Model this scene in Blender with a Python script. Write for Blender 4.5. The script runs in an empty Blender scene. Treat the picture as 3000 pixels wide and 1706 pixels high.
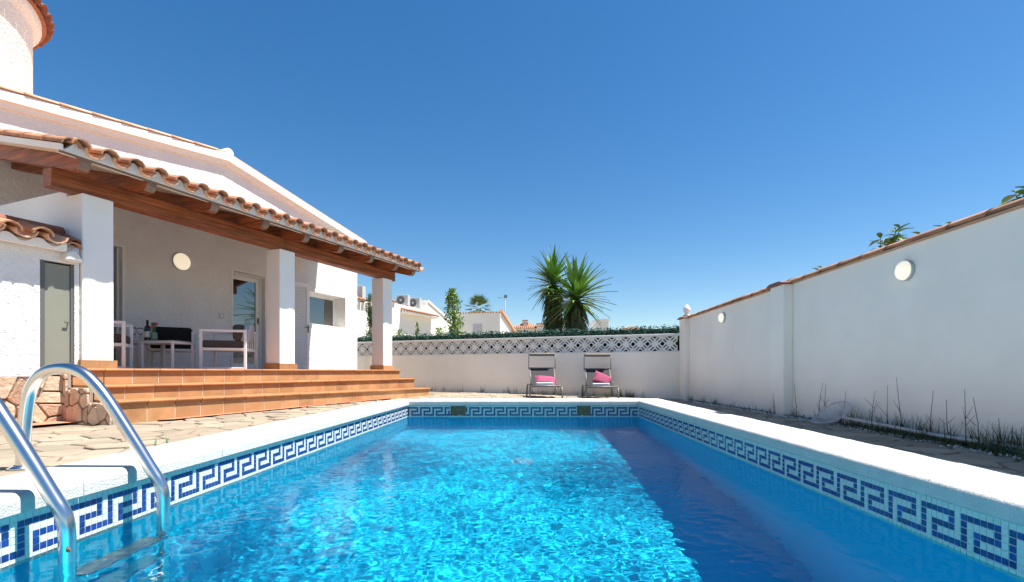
import bpy, bmesh, math, random
import numpy as np
from mathutils import Vector, Matrix, noise
R = math.radians
sc = bpy.context.scene
COL = sc.collection

# ------------------------------------------------------------------ camera
cam = bpy.data.cameras.new('camera')
cam_o = bpy.data.objects.new('camera', cam)
COL.objects.link(cam_o)
sc.camera = cam_o
F, CX, CY = 1410.0, 1553.0, 1088.0            # focal length and vanishing point, pixels of the 3000 x 1706 photo
cam.sensor_width = 36
cam.lens = 36 * F / 3000
cam.shift_x = (1500 - CX) / 3000
cam.shift_y = (CY - 853) / 3000
cam.clip_start = 0.05
cam.clip_end = 3000
cam_o.location = (0, 0, 0)
cam_o.rotation_euler = (R(90), 0, 0)

# ------------------------------------------------------------------ sky and sun
SUN_EL, SUN_B = R(66), R(-3)                  # elevation, angle from +X towards +Y
world = bpy.data.worlds.new('World')
sc.world = world
world.use_nodes = True
wt = world.node_tree
sky = wt.nodes.new('ShaderNodeTexSky')
sky.sky_type = 'NISHITA'
sky.sun_disc = False
sky.sun_elevation = SUN_EL
sky.sun_rotation = R(90) - SUN_B
sky.altitude = 0
sky.air_density = 1.0
sky.dust_density = 0.3
sky.ozone_density = 1.0
hs = wt.nodes.new('ShaderNodeHueSaturation')
hs.inputs['Saturation'].default_value = 1.38
wt.links.new(sky.outputs[0], hs.inputs['Color'])
wt.links.new(hs.outputs[0], wt.nodes['Background'].inputs[0])
wt.nodes['Background'].inputs[1].default_value = 0.072

sun = bpy.data.lights.new('sun', 'SUN')
sun.energy = 5.0
sun.angle = R(0.53)
sun.color = (1.0, 0.95, 0.885)
sun.cycles.is_caustics_light = True
sun_o = bpy.data.objects.new('sun', sun)
COL.objects.link(sun_o)
to_sun = Vector((math.cos(SUN_EL) * math.cos(SUN_B), math.cos(SUN_EL) * math.sin(SUN_B), math.sin(SUN_EL)))
sun_o.rotation_euler = (-to_sun).to_track_quat('-Z', 'Y').to_euler()
sun_o.location = to_sun * 40

sc.view_settings.view_transform = 'Standard'
sc.view_settings.look = 'None'
sc.view_settings.exposure = 1.08
sc.view_settings.gamma = 1
sc.view_settings.use_curve_mapping = False
sc.cycles.caustics_refractive = True
sc.cycles.caustics_reflective = False
sc.cycles.sample_clamp_indirect = 8
sc.cycles.max_bounces = 10
sc.cycles.diffuse_bounces = 5
sc.cycles.use_denoising = True

# ------------------------------------------------------------------ helpers
rng = random.Random(7)


def px(x, Y):
    """world X of photo column x at depth Y"""
    return (x - CX) / F * Y


def pz(y, Y):
    """world Z of photo row y at depth Y"""
    return (CY - y) / F * Y


def add(name, me, parent=None, loc=(0, 0, 0), rot=(0, 0, 0), scale=None):
    o = bpy.data.objects.new(name, me)
    COL.objects.link(o)
    o.parent = parent
    o.location = loc
    o.rotation_euler = rot
    if scale is not None:
        o.scale = scale
    return o


def tag(o, label=None, cat=None, group=None, kind=None):
    if label: o['label'] = label
    if cat: o['category'] = cat
    if group: o['group'] = group
    if kind: o['kind'] = kind
    return o


def thing(name, label, cat, loc=(0, 0, 0), rz=0, group=None):
    return tag(add(name, None, None, loc, (0, 0, rz)), label, cat, group)


def copy_tree(o, parent=None):
    c = o.copy()
    COL.objects.link(c)
    c.parent = parent
    for ch in list(o.children):
        copy_tree(ch, c)
    return c


class MB:
    """collects simple shapes into one mesh"""

    def __init__(self):
        self.v, self.f, self.m, self.sm = [], [], [], []

    def poly(self, vs, fs, mi=0, smooth=False):
        b = len(self.v)
        self.v += [tuple(p) for p in vs]
        for f in fs:
            self.f.append(tuple(b + i for i in f))
            self.m.append(mi)
            self.sm.append(smooth)

    def box(self, lo, hi, mi=0):
        x0, y0, z0 = lo
        x1, y1, z1 = hi
        v = [(x0, y0, z0), (x1, y0, z0), (x1, y1, z0), (x0, y1, z0), (x0, y0, z1), (x1, y0, z1), (x1, y1, z1), (x0, y1, z1)]
        self.poly(v, [(0, 3, 2, 1), (4, 5, 6, 7), (0, 1, 5, 4), (1, 2, 6, 5), (2, 3, 7, 6), (3, 0, 4, 7)], mi)

    def bar(self, a, b, w, h, up=(0, 0, 1), mi=0):
        a, b = Vector(a), Vector(b)
        d = (b - a).normalized()
        up = Vector(up)
        if abs(d.dot(up)) > .95:
            up = Vector((1, 0, 0))
        sx = d.cross(up).normalized() * (w / 2)
        sy = sx.cross(d).normalized() * (h / 2)
        v = [a - sx - sy, a + sx - sy, a + sx + sy, a - sx + sy, b - sx - sy, b + sx - sy, b + sx + sy, b - sx + sy]
        self.poly(v, [(0, 1, 2, 3), (7, 6, 5, 4), (0, 4, 5, 1), (1, 5, 6, 2), (2, 6, 7, 3), (3, 7, 4, 0)], mi)

    def prism(self, pts, place, t0, t1, mi=0, inset=0.0, smooth=False):
        """polygon pts (a,b) extruded t0..t1 ; place(a,b,t) gives the vertex.  inset bevels the t1 face"""
        n = len(pts)
        b = len(self.v)
        ca = sum(p[0] for p in pts) / n
        cb = sum(p[1] for p in pts) / n
        rings = [(pts, t0), (pts, t1)] if not inset else [(pts, t0), (pts, t1 - inset * .8), ([shrink_pt(p, ca, cb, inset) for p in pts], t1)]
        for ring, t in rings:
            self.v += [tuple(place(p[0], p[1], t)) for p in ring]
        for k in range(len(rings) - 1):
            for i in range(n):
                j = (i + 1) % n
                self.f.append((b + k * n + i, b + k * n + j, b + (k + 1) * n + j, b + (k + 1) * n + i))
                self.m.append(mi)
                self.sm.append(smooth)
        self.f.append(tuple(b + i for i in reversed(range(n))))
        self.m.append(mi); self.sm.append(False)
        self.f.append(tuple(b + (len(rings) - 1) * n + i for i in range(n)))
        self.m.append(mi); self.sm.append(False)

    def tube(self, path, r, n=8, cap=True, mi=0, smooth=True):
        path = [Vector(p) for p in path]
        rs = r if isinstance(r, (list, tuple)) else [r] * len(path)
        b = len(self.v)
        up = None
        for i, p in enumerate(path):
            d = (path[min(i + 1, len(path) - 1)] - path[max(i - 1, 0)]).normalized()
            if up is None:
                up = Vector((0, 0, 1)) if abs(d.z) < .9 else Vector((1, 0, 0))
            sx = d.cross(up).normalized()
            up = sx.cross(d).normalized()
            for k in range(n):
                a = 2 * math.pi * k / n
                self.v.append(tuple(p + (sx * math.cos(a) + up * math.sin(a)) * rs[i]))
        for i in range(len(path) - 1):
            for k in range(n):
                k2 = (k + 1) % n
                self.f.append((b + i * n + k, b + i * n + k2, b + (i + 1) * n + k2, b + (i + 1) * n + k))
                self.m.append(mi); self.sm.append(smooth)
        if cap:
            self.f.append(tuple(b + k for k in reversed(range(n))))
            self.m.append(mi); self.sm.append(False)
            e = b + (len(path) - 1) * n
            self.f.append(tuple(e + k for k in range(n)))
            self.m.append(mi); self.sm.append(False)

    def lathe(self, prof, c=(0, 0, 0), n=16, mi=0, smooth=True, axis='z'):
        b = len(self.v)
        for r, z in prof:
            for k in range(n):
                a = 2 * math.pi * k / n
                p = (r * math.cos(a), r * math.sin(a), z)
                if axis == 'x':
                    p = (p[2], p[0], p[1])
                elif axis == 'y':
                    p = (p[0], p[2], p[1])
                self.v.append((c[0] + p[0], c[1] + p[1], c[2] + p[2]))
        for i in range(len(prof) - 1):
            for k in range(n):
                k2 = (k + 1) % n
                self.f.append((b + i * n + k, b + i * n + k2, b + (i + 1) * n + k2, b + (i + 1) * n + k))
                self.m.append(mi); self.sm.append(smooth)

    def mesh(self, name, mats, fix=True):
        me = bpy.data.meshes.new(name)
        me.from_pydata(self.v, [], self.f)
        for m in (mats if isinstance(mats, (list, tuple)) else [mats]):
            me.materials.append(m)
        me.polygons.foreach_set('material_index', self.m)
        me.polygons.foreach_set('use_smooth', self.sm)
        if fix and len(self.v) < 60000:
            bm = bmesh.new()
            bm.from_mesh(me)
            bmesh.ops.recalc_face_normals(bm, faces=bm.faces)
            bm.to_mesh(me)
            bm.free()
        me.update()
        return me

    def build(self, name, mats, parent=None, loc=(0, 0, 0), rot=(0, 0, 0), bevel=0, fix=True):
        o = add(name, self.mesh(name, mats, fix), parent, loc, rot)
        if bevel:
            mod = o.modifiers.new('bevel', 'BEVEL')
            mod.width = bevel
            mod.segments = 2
            mod.limit_method = 'ANGLE'
            mod.angle_limit = R(40)
        return o


def shrink_pt(p, ca, cb, d):
    l = math.hypot(p[0] - ca, p[1] - cb) or 1
    k = max(0, (l - d)) / l
    return (ca + (p[0] - ca) * k, cb + (p[1] - cb) * k)


def clip(poly, nx, ny, c):
    """keep the side nx*x+ny*y<=c"""
    out = []
    for i in range(len(poly)):
        a, b = poly[i], poly[(i + 1) % len(poly)]
        da, db = nx * a[0] + ny * a[1] - c, nx * b[0] + ny * b[1] - c
        if da <= 0: out.append(a)
        if (da < 0 < db) or (db < 0 < da):
            t = da / (da - db)
            out.append((a[0] + (b[0] - a[0]) * t, a[1] + (b[1] - a[1]) * t))
    return out


def voronoi(outline, size, seed, jit=.42, gap=.01, aspect=1.0, cut=.018):
    """irregular stones filling a convex outline; returns shrunk polygons"""
    r = random.Random(seed)
    xs = [p[0] for p in outline]; ys = [p[1] for p in outline]
    sx, sy = size * aspect, size
    pts = []
    j0 = 0
    y = min(ys) - sy
    while y < max(ys) + sy:
        x = min(xs) - sx + (sx / 2 if j0 % 2 else 0)
        while x < max(xs) + sx:
            pts.append((x + r.uniform(-jit, jit) * sx, y + r.uniform(-jit, jit) * sy))
            x += sx
        y += sy; j0 += 1
    P = np.array(pts)
    cells = []
    for i, p in enumerate(pts):
        if not (min(xs) - sx * .6 < p[0] < max(xs) + sx * .6 and min(ys) - sy * .6 < p[1] < max(ys) + sy * .6):
            continue
        poly = list(outline)
        d2 = ((P - P[i]) ** 2).sum(1)
        for j in np.argsort(d2)[1:18]:
            q = pts[j]
            nx, ny = q[0] - p[0], q[1] - p[1]
            l = math.hypot(nx, ny)
            nx, ny = nx / l, ny / l
            c = nx * (p[0] + q[0]) / 2 + ny * (p[1] + q[1]) / 2 - gap / 2
            poly = clip(poly, nx, ny, c)
            if len(poly) < 3: break
        if len(poly) >= 3:
            a = abs(sum(poly[k][0] * poly[(k + 1) % len(poly)][1] - poly[(k + 1) % len(poly)][0] * poly[k][1] for k in range(len(poly)))) / 2
            if a > (size * .22) ** 2:
                cells.append(round_poly(poly, r, size * .018, cut))
    return cells


def round_poly(poly, r, j, cut=.018):
    """cut corners and roughen the edges a little"""
    out = []
    n = len(poly)
    for i in range(n):
        a, b, c = poly[i - 1], poly[i], poly[(i + 1) % n]
        for q in (a, c):
            l = math.hypot(q[0] - b[0], q[1] - b[1])
            k = min(.3, cut / max(l, 1e-6) * 1.3)
            out.append((b[0] + (q[0] - b[0]) * k + r.uniform(-j, j) * .5, b[1] + (q[1] - b[1]) * k + r.uniform(-j, j) * .5))
    return out


# ------------------------------------------------------------------ materials
def mat(name, col, rough=.7, var=0.0, vscale=3.0, bump=0.0, bscale=40.0, bdist=.01, metal=0.0, spec=.5,
        rnd=0.0, col2=None, c2scale=2.0, c2lo=.45, c2hi=.6, stretch=None, detail=5.0, trans=0.0, emit=None, estr=0.0, coat=0.0):
    m = bpy.data.materials.new(name)
    m.use_nodes = True
    t = m.node_tree
    b = t.nodes['Principled BSDF']
    b.inputs['Roughness'].default_value = rough
    b.inputs['Metallic'].default_value = metal
    b.inputs['Specular IOR Level'].default_value = spec
    b.inputs['Transmission Weight'].default_value = trans
    b.inputs['Coat Weight'].default_value = coat
    if emit:
        b.inputs['Emission Color'].default_value = (*emit, 1)
        b.inputs['Emission Strength'].default_value = estr
    N, Lk = t.nodes.new, t.links.new
    tc = N('ShaderNodeTexCoord')
    geo = N('ShaderNodeNewGeometry')
    src = geo.outputs['Position']
    if stretch:
        mp = N('ShaderNodeMapping')
        mp.inputs['Scale'].default_value = stretch
        Lk(tc.outputs['Object'], mp.inputs['Vector'])
        src = mp.outputs[0]
    rgb = N('ShaderNodeRGB')
    rgb.outputs[0].default_value = (*col, 1)
    cur = rgb.outputs[0]
    if col2 is not None:
        n2 = N('ShaderNodeTexNoise')
        n2.inputs['Scale'].default_value = c2scale
        n2.inputs['Detail'].default_value = 6
        n2.inputs['Roughness'].default_value = .65
        Lk(src, n2.inputs['Vector'])
        mr = N('ShaderNodeMapRange')
        mr.inputs['From Min'].default_value = c2lo
        mr.inputs['From Max'].default_value = c2hi
        Lk(n2.outputs[0], mr.inputs['Value'])
        mx = N('ShaderNodeMix')
        mx.data_type = 'RGBA'
        Lk(mr.outputs[0], mx.inputs[0])
        Lk(cur, mx.inputs[6])
        mx.inputs[7].default_value = (*col2, 1)
        cur = mx.outputs[2]
    val = None
    if var:
        nz = N('ShaderNodeTexNoise')
        nz.inputs['Scale'].default_value = vscale
        nz.inputs['Detail'].default_value = detail
        Lk(src, nz.inputs['Vector'])
        mr = N('ShaderNodeMapRange')
        mr.inputs['From Min'].default_value = .3
        mr.inputs['From Max'].default_value = .7
        mr.inputs['To Min'].default_value = 1 - var
        mr.inputs['To Max'].default_value = 1 + var
        Lk(nz.outputs[0], mr.inputs['Value'])
        val = mr.outputs[0]
    if rnd:
        oi = N('ShaderNodeObjectInfo')
        mr = N('ShaderNodeMapRange')
        mr.inputs['To Min'].default_value = 1 - rnd
        mr.inputs['To Max'].default_value = 1 + rnd
        Lk(oi.outputs['Random'], mr.inputs['Value'])
        if val is None:
            val = mr.outputs[0]
        else:
            mm = N('ShaderNodeMath'); mm.operation = 'MULTIPLY'
            Lk(val, mm.inputs[0]); Lk(mr.outputs[0], mm.inputs[1])
            val = mm.outputs[0]
    if val is not None:
        h = N('ShaderNodeHueSaturation')
        Lk(val, h.inputs['Value'])
        Lk(cur, h.inputs['Color'])
        cur = h.outputs[0]
    Lk(cur, b.inputs['Base Color'])
    if bump:
        nb = N('ShaderNodeTexNoise')
        nb.inputs['Scale'].default_value = bscale
        nb.inputs['Detail'].default_value = 4
        nb.inputs['Roughness'].default_value = .6
        Lk(src, nb.inputs['Vector'])
        bp = N('ShaderNodeBump')
        bp.inputs['Strength'].default_value = bump
        bp.inputs['Distance'].default_value = bdist
        Lk(nb.outputs[0], bp.inputs['Height'])
        Lk(bp.outputs[0], b.inputs['Normal'])
    return m


M = {}
M['stucco'] = mat('rough_white_stucco', (.81, .80, .785), .9, .04, 2.5, 1.0, 24, .024, spec=.2)
M['plaster'] = mat('smooth_white_plaster', (.86, .84, .80), .85, .03, 1.5, .35, 60, .004, spec=.25)
M['wallpaint'] = mat('boundary_wall_paint', (.90, .83, .74), .85, .04, 1.2, .3, 90, .003, spec=.2, col2=(.84, .775, .69), c2scale=1.3, c2lo=.45, c2hi=.8)
M['coping'] = mat('cast_stone_coping', (.66, .63, .565), .9, .06, 14, .9, 110, .006, spec=.2, col2=(.48, .45, .40), c2scale=120, c2lo=.56, c2hi=.68)
M['stone'] = mat('cream_flagstone', (.30, .25, .185), .85, .10, 7, .5, 30, .008, spec=.25, rnd=.16, col2=(.35, .27, .19), c2scale=2.2, c2lo=.5, c2hi=.7)
M['joint'] = mat('earth_joint', (.24, .19, .14), .95, .2, 15, .6, 80, .006, spec=.1)
M['wallstone'] = mat('split_facing_stone', (.56, .42, .30), .9, .14, 9, .9, 22, .02, spec=.2, rnd=.22, col2=(.45, .29, .19), c2scale=4, c2lo=.45, c2hi=.65)
M['mortar'] = mat('stone_mortar', (.34, .28, .23), .95, .12, 14, .7, 50, .01, spec=.1)
M['white_mortar'] = mat('white_mortar', (.74, .72, .68), .9, .06, 12, .5, 60, .006, spec=.2)
M['riser'] = mat('terracotta_riser', (.45, .24, .105), .65, .12, 4, .2, 60, .003, rnd=.15, col2=(.36, .165, .065), c2scale=3, c2lo=.5, c2hi=.7, spec=.35)
M['nosing'] = mat('terracotta_nosing', (.38, .165, .062), .5, .16, 5, .2, 60, .003, rnd=.13, spec=.45)
M['grout'] = mat('pale_grout', (.66, .60, .53), .9, .1, 20)
M['strip'] = mat('red_screed', (.52, .21, .12), .85, .12, 6, .3, 50, .003)
M['tile'] = mat('clay_roof_tile', (.45, .22, .125), .8, .16, 9, .4, 45, .005, rnd=.2, spec=.3, col2=(.36, .20, .13), c2scale=6, c2lo=.52, c2hi=.68)
M['tile_pale'] = mat('pale_clay_tile', (.62, .36, .22), .8, .12, 9, .4, 45, .005, rnd=.15, spec=.3)
M['tile_dark'] = mat('dark_clay_tile', (.26, .10, .062), .75, .14, 9, .4, 45, .005, rnd=.15, spec=.3)
M['wood'] = mat('varnished_timber', (.29, .085, .025), .5, .5, 4.5, .6, 6, .006, stretch=(9, .6, 9), spec=.4, col2=(.17, .045, .014), c2scale=2.6, c2lo=.46, c2hi=.66)
M['rafter'] = mat('varnished_rafter', (.27, .078, .023), .5, .5, 4.5, .6, 6, .006, stretch=(.6, 9, 9), spec=.4, col2=(.15, .04, .014), c2scale=2.6, c2lo=.46, c2hi=.66)
M['endgrain'] = mat('weathered_end_grain', (.22, .16, .125), .9, .25, 12, .5, 40, .005)
M['soffit'] = mat('cream_soffit_board', (.72, .62, .48), .8, .05, 4)
M['drip'] = mat('grey_drip_edge', (.16, .13, .11), .6)
M['greydoor'] = mat('grey_green_steel_door', (.23, .235, .185), .5, .03, 3, spec=.4)
M['darkframe'] = mat('dark_grey_frame', (.115, .115, .11), .5)
M['shutter'] = mat('grey_roller_shutter', (.27, .265, .26), .5, .04, 4)
M['pvc'] = mat('white_pvc', (.80, .79, .77), .35, spec=.5)
M['louvre'] = mat('white_louvre_paint', (.86, .85, .83), .45)
M['glass'] = mat('window_glass', (.02, .022, .025), .02, spec=1.0, coat=1.0)  # darkness of the unlit room is put into the pane's base colour
M['glass'].node_tree.nodes['Principled BSDF'].inputs['IOR'].default_value = 1.75
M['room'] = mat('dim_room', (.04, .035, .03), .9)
M['curtain'] = mat('brown_curtain', (.30, .17, .07), .8, .2, 20)
M['lampglass'] = mat('opal_lamp_glass', (.86, .80, .66), .35, spec=.5, emit=(1, .86, .62), estr=.32)
M['whitealu'] = mat('white_powder_coat', (.82, .80, .79), .4, spec=.5)
M['alu'] = mat('brushed_grey_aluminium', (.20, .19, .175), .5, metal=.3)
M['steel'] = mat('polished_stainless', (.70, .69, .67), .22, .06, 8, .08, 3, .002, metal=1.0)
M['rust'] = mat('rust_spot', (.42, .12, .03), .9)
M['darkcushion'] = mat('charcoal_cushion', (.022, .022, .025), .9, .15, 30, .3, 90, .003, spec=.2)
M['browncushion'] = mat('taupe_cushion', (.085, .068, .06), .9, .12, 30, .3, 90, .003, spec=.2)
M['greycushion'] = mat('light_grey_cushion', (.42, .42, .41), .9, .08, 30, .3, 90, .003, spec=.2)
M['sling'] = mat('grey_sling_mesh', (.032, .032, .034), .8, .1, 60, .2, 200, .002)
M['pink'] = mat('raspberry_cushion', (.34, .075, .14), .9, .08, 12, .3, 60, .004, spec=.2)
M['towel'] = mat('white_towel', (.80, .80, .83), .95, .04, 20, .5, 150, .004, spec=.1)
M['canopy'] = mat('taupe_canopy', (.17, .14, .11), .8, .08, 20)
M['bottle'] = mat('dark_bottle_glass', (.008, .012, .008), .08, spec=.6)
M['paper'] = mat('paper_label', (.70, .67, .60), .8)
M['vase'] = mat('green_vase_glass', (.16, .25, .16), .15, spec=.6)
M['petal'] = mat('pink_petal', (.62, .10, .14), .7, .2, 30)
M['clear'] = mat('clear_glass', (.95, .96, .97), .02, trans=1.0)
M['tabletop'] = mat('frosted_table_top', (.52, .48, .42), .3)
M['leaf'] = mat('yucca_leaf', (.13, .26, .045), .45, .25, 4, rnd=.4, spec=.4)
M['leafdark'] = mat('dry_yucca_leaf', (.10, .11, .045), .8, .35, 6, spec=.2)
M['bark'] = mat('fibrous_bark', (.16, .11, .075), .95, .3, 12, .8, 25, .02)
M['hedge'] = mat('artificial_hedge_green', (.035, .105, .078), .6, .35, 9, spec=.3)
M['darkgreen'] = mat('shade_green_netting', (.012, .022, .016), .9)
M['cypress'] = mat('cypress_green', (.06, .12, .035), .75, .35, 5, spec=.2)
M['poplar'] = mat('fresh_leaf_green', (.17, .27, .05), .6, .35, 5, spec=.3)
M['palmleaf'] = mat('palm_green', (.11, .17, .06), .6, .3, 3, spec=.3)
M['shrub'] = mat('shrub_leaf', (.10, .19, .05), .5, .3, 8, spec=.4)
M['weed'] = mat('wall_weed', (.085, .105, .045), .8, .35, 12, spec=.2)
M['drystem'] = mat('dry_stem', (.10, .085, .055), .9, .25, 20, spec=.1)
M['gravel'] = mat('white_gravel', (.62, .61, .60), .9, .2, 50, .8, 70, .01)
M['ac'] = mat('grey_white_metal', (.46, .455, .44), .5)
M['grille'] = mat('grey_fan_grille', (.10, .10, .10), .6)
M['dark'] = mat('near_black', (.03, .03, .032), .8)
M['nb_white'] = mat('neighbour_white', (.79, .765, .70), .9, .04, .8, spec=.2)
M['nb_grey'] = mat('neighbour_shutter', (.52, .51, .52), .7)
M['earth'] = mat('dry_earth', (.30, .25, .18), .95, .25, .5, .5, 6, .05)
M['hose'] = mat('green_hose', (.01, .06, .04), .5)
M['net'] = mat('white_net', (.60, .60, .58), .9)
M['poolpaint'] = mat('pool_mosaic_blue', (.004, .52, .72), .5, 0, 6, spec=.2)
M['poolwhite'] = mat('pool_grout_white', (.70, .74, .70), .7, .08, 20)
M['mosaic_light'] = mat('pale_aqua_mosaic', (.66, .71, .63), .22, .06, 8, rnd=.06, spec=.5)
M['mosaic_blue'] = mat('cobalt_mosaic', (.014, .042, .21), .18, .3, 25, rnd=.3, spec=.6)
M['pale_plate'] = mat('pale_blue_plate', (.25, .62, .78), .6)
M['skimmer'] = mat('brown_skimmer_plastic', (.20, .13, .06), .7, .25, 15)
M['greymetal'] = mat('galvanised_post', (.20, .21, .21), .5, metal=.5)

# mosaic joints on the pool floor and walls
t = M['poolpaint'].node_tree
bsdf = t.nodes['Principled BSDF']
br = t.nodes.new('ShaderNodeTexBrick')
br.offset = 0
br.inputs['Scale'].default_value = 1
br.inputs['Color1'].default_value = (.003, .48, .70, 1)
br.inputs['Color2'].default_value = (.006, .55, .77, 1)
br.inputs['Mortar'].default_value = (.015, .53, .79, 1)
br.inputs['Mortar Size'].default_value = .0022
br.inputs['Brick Width'].default_value = .031
br.inputs['Row Height'].default_value = .031
tc = t.nodes.new('ShaderNodeNewGeometry')
t.links.new(tc.outputs['Position'], br.inputs['Vector'])
t.links.new(br.outputs[0], bsdf.inputs['Base Color'])

# lamp rings, net holes
t = M['net'].node_tree
N, Lk = t.nodes.new, t.links.new
out = t.nodes['Material Output']
tr = N('ShaderNodeBsdfTransparent')
mx = N('ShaderNodeMixShader')
mx.inputs[0].default_value = .38
Lk(tr.outputs[0], mx.inputs[1])
Lk(t.nodes['Principled BSDF'].outputs[0], mx.inputs[2])
Lk(mx.outputs[0], out.inputs[0])

wat = bpy.data.materials.new('pool_water')
wat.use_nodes = True
t = wat.node_tree
t.nodes.clear()
out = t.nodes.new('ShaderNodeOutputMaterial')
rf_ = t.nodes.new('ShaderNodeBsdfRefraction')
rf_.inputs['IOR'].default_value = 1.33
rf_.inputs['Roughness'].default_value = 0.0
rf_.inputs['Color'].default_value = (.86, .985, 1.0, 1)
gs = t.nodes.new('ShaderNodeBsdfGlossy')
gs.inputs['Roughness'].default_value = 0.0
fr = t.nodes.new('ShaderNodeFresnel')
fr.inputs['IOR'].default_value = 1.33
ml_ = t.nodes.new('ShaderNodeMath')
ml_.operation = 'MULTIPLY'
ml_.inputs[1].default_value = 0.45             # a polarised share of the reflection
mxs = t.nodes.new('ShaderNodeMixShader')
t.links.new(fr.outputs[0], ml_.inputs[0])
t.links.new(ml_.outputs[0], mxs.inputs[0])
t.links.new(rf_.outputs[0], mxs.inputs[1])
t.links.new(gs.outputs[0], mxs.inputs[2])
t.links.new(mxs.outputs[0], out.inputs[0])
M['water'] = wat

# ------------------------------------------------------------------ ground, deck, pool
WATER = -.802
PX0, PX1, PY0, PY1 = -2.156, 1.921, -.8, 8.48      # inner faces of the pool
CT, CB = -.508, -.600                             # coping top and bottom
OX0, OX1, OY0, OY1 = -2.56, 2.40, -1.2, 8.95       # outer edge of the coping
FLOOR = -2.45


def deck_z(x, y):
    return -.520 - .0150 * x * min(1, max(0, (y - 5) / 5))


def sheet(name, rects, zf, m, step, kind='structure', label=None):
    mb = MB()
    for x0, x1, y0, y1 in rects:
        nx, ny = max(1, int((x1 - x0) / step)), max(1, int((y1 - y0) / step))
        vs = [(x0 + (x1 - x0) * i / nx, y0 + (y1 - y0) * j / ny) for j in range(ny + 1) for i in range(nx + 1)]
        mb.poly([(x, y, zf(x, y)) for x, y in vs],
                [(j * (nx + 1) + i, j * (nx + 1) + i + 1, (j + 1) * (nx + 1) + i + 1, (j + 1) * (nx + 1) + i) for j in range(ny) for i in range(nx)], 0, True)
    o = mb.build(name, m)
    return tag(o, label, None, None, kind)


B = 900
sheet('ground', [(-B, PX0 - .1, -B, B), (PX1 + .1, B, -B, B), (PX0 - .1, PX1 + .1, -B, PY0 - .1), (PX0 - .1, PX1 + .1, PY1 + .1, B)],
      lambda x, y: -.72, M['earth'], 300)
deck_o = sheet('pool_deck', [(-7.6, OX0 + .05, -2.5, 15), (OX1 - .05, 3.6, -2.5, 15), (OX0 + .05, OX1 - .05, OY1 - .05, 15)], lambda x, y: deck_z(x, y) - .012, M['joint'], .7)

# flagstones: largest in the picture as parts of the deck, the rest as one
cells = []
for outl, seed in (([(-7.5, -1), (OX0 - .004, -1), (OX0 - .004, 14.8), (-7.5, 14.8)], 3), ([(OX1 + .004, .4), (3.5, .4), (3.5, 14.8), (OX1 + .004, 14.8)], 4),
                   ([(OX0, OY1 + .004), (OX1, OY1 + .004), (OX1, 14.8), (OX0, 14.8)], 5)):
    cells += voronoi(outl, .195, seed, gap=.017, aspect=1.5, cut=.007)
HA = R(21.0)
P0 = (-2.04, 9.75)


def hs_sw(x, y):
    """house coordinates (s towards the camera, w into the house) of a ground point"""
    rx, ry = x - P0[0], y - P0[1]
    return -(rx * math.sin(HA) + ry * math.cos(HA)), -(rx * math.cos(HA) - ry * math.sin(HA))


vis = []
for c in cells:
    cx = sum(p[0] for p in c) / len(c); cy = sum(p[1] for p in c) / len(c)
    s, w = hs_sw(cx, cy)
    back = 9.9 + (3.0 - cx) * math.tan(R(21.0))
    if w > .12 and s > -3 or (s > 5.3 and w > .62) or cy > back + .1:
        continue
    if s > 5.2 and w > .5:
        continue
    col = CX + F * cx / cy if cy > .5 else -9999
    area = abs(sum(c[k][0] * c[(k + 1) % len(c)][1] - c[(k + 1) % len(c)][0] * c[k][1] for k in range(len(c)))) / 2
    seen = -150 < col < 3150 and cy > 1.2
    vis.append((area / cy ** 3 if seen else 0, cx, cy, c))
vis.sort(key=lambda q: -q[0])
rest = MB()
rs = random.Random(12)
for i, (a, cx, cy, c) in enumerate(vis):
    dz = deck_z(cx, cy) + rs.uniform(-.006, .006)
    tl = (rs.uniform(-.014, .014), rs.uniform(-.014, .014))
    if i < 290 and a > 0:
        mb = MB()
        mb.prism([(p[0] - cx, p[1] - cy) for p in c], lambda a_, b_, t_: (a_, b_, t_ + tl[0] * a_ + tl[1] * b_), -.03, 0, inset=.007)
        mb.build('flagstone', M['stone'], deck_o, (cx, cy, dz))
    else:
        rest.prism(c, lambda a_, b_, t_: (a_, b_, t_ + dz), -.02, 0, inset=.007)
tag(rest.build('flagstones', M['stone'], deck_o), kind='stuff')

# red screed strip along the stone base and the steps
d_, n_ = (math.sin(HA), math.cos(HA)), (-math.cos(HA), math.sin(HA))


def hw(s, w, z=0):
    return (P0[0] - s * d_[0] + w * n_[0], P0[1] - s * d_[1] + w * n_[1], z)


mb = MB()
q = [hw(8.6, .80), hw(8.6, .50), hw(5.5, .52), hw(5.0, -.09), hw(1.2, -.03), hw(1.2, .06), hw(5.0, .06), hw(5.5, .81)]
zz = [deck_z(p[0], p[1]) + .016 for p in q]
mb.poly([(p[0], p[1], z) for p, z in zip(q, zz)], [(0, 1, 2, 7), (2, 3, 6, 7), (3, 4, 5, 6)])
tag(mb.build('path_edge_strip', M['strip']), kind='structure')

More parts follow.
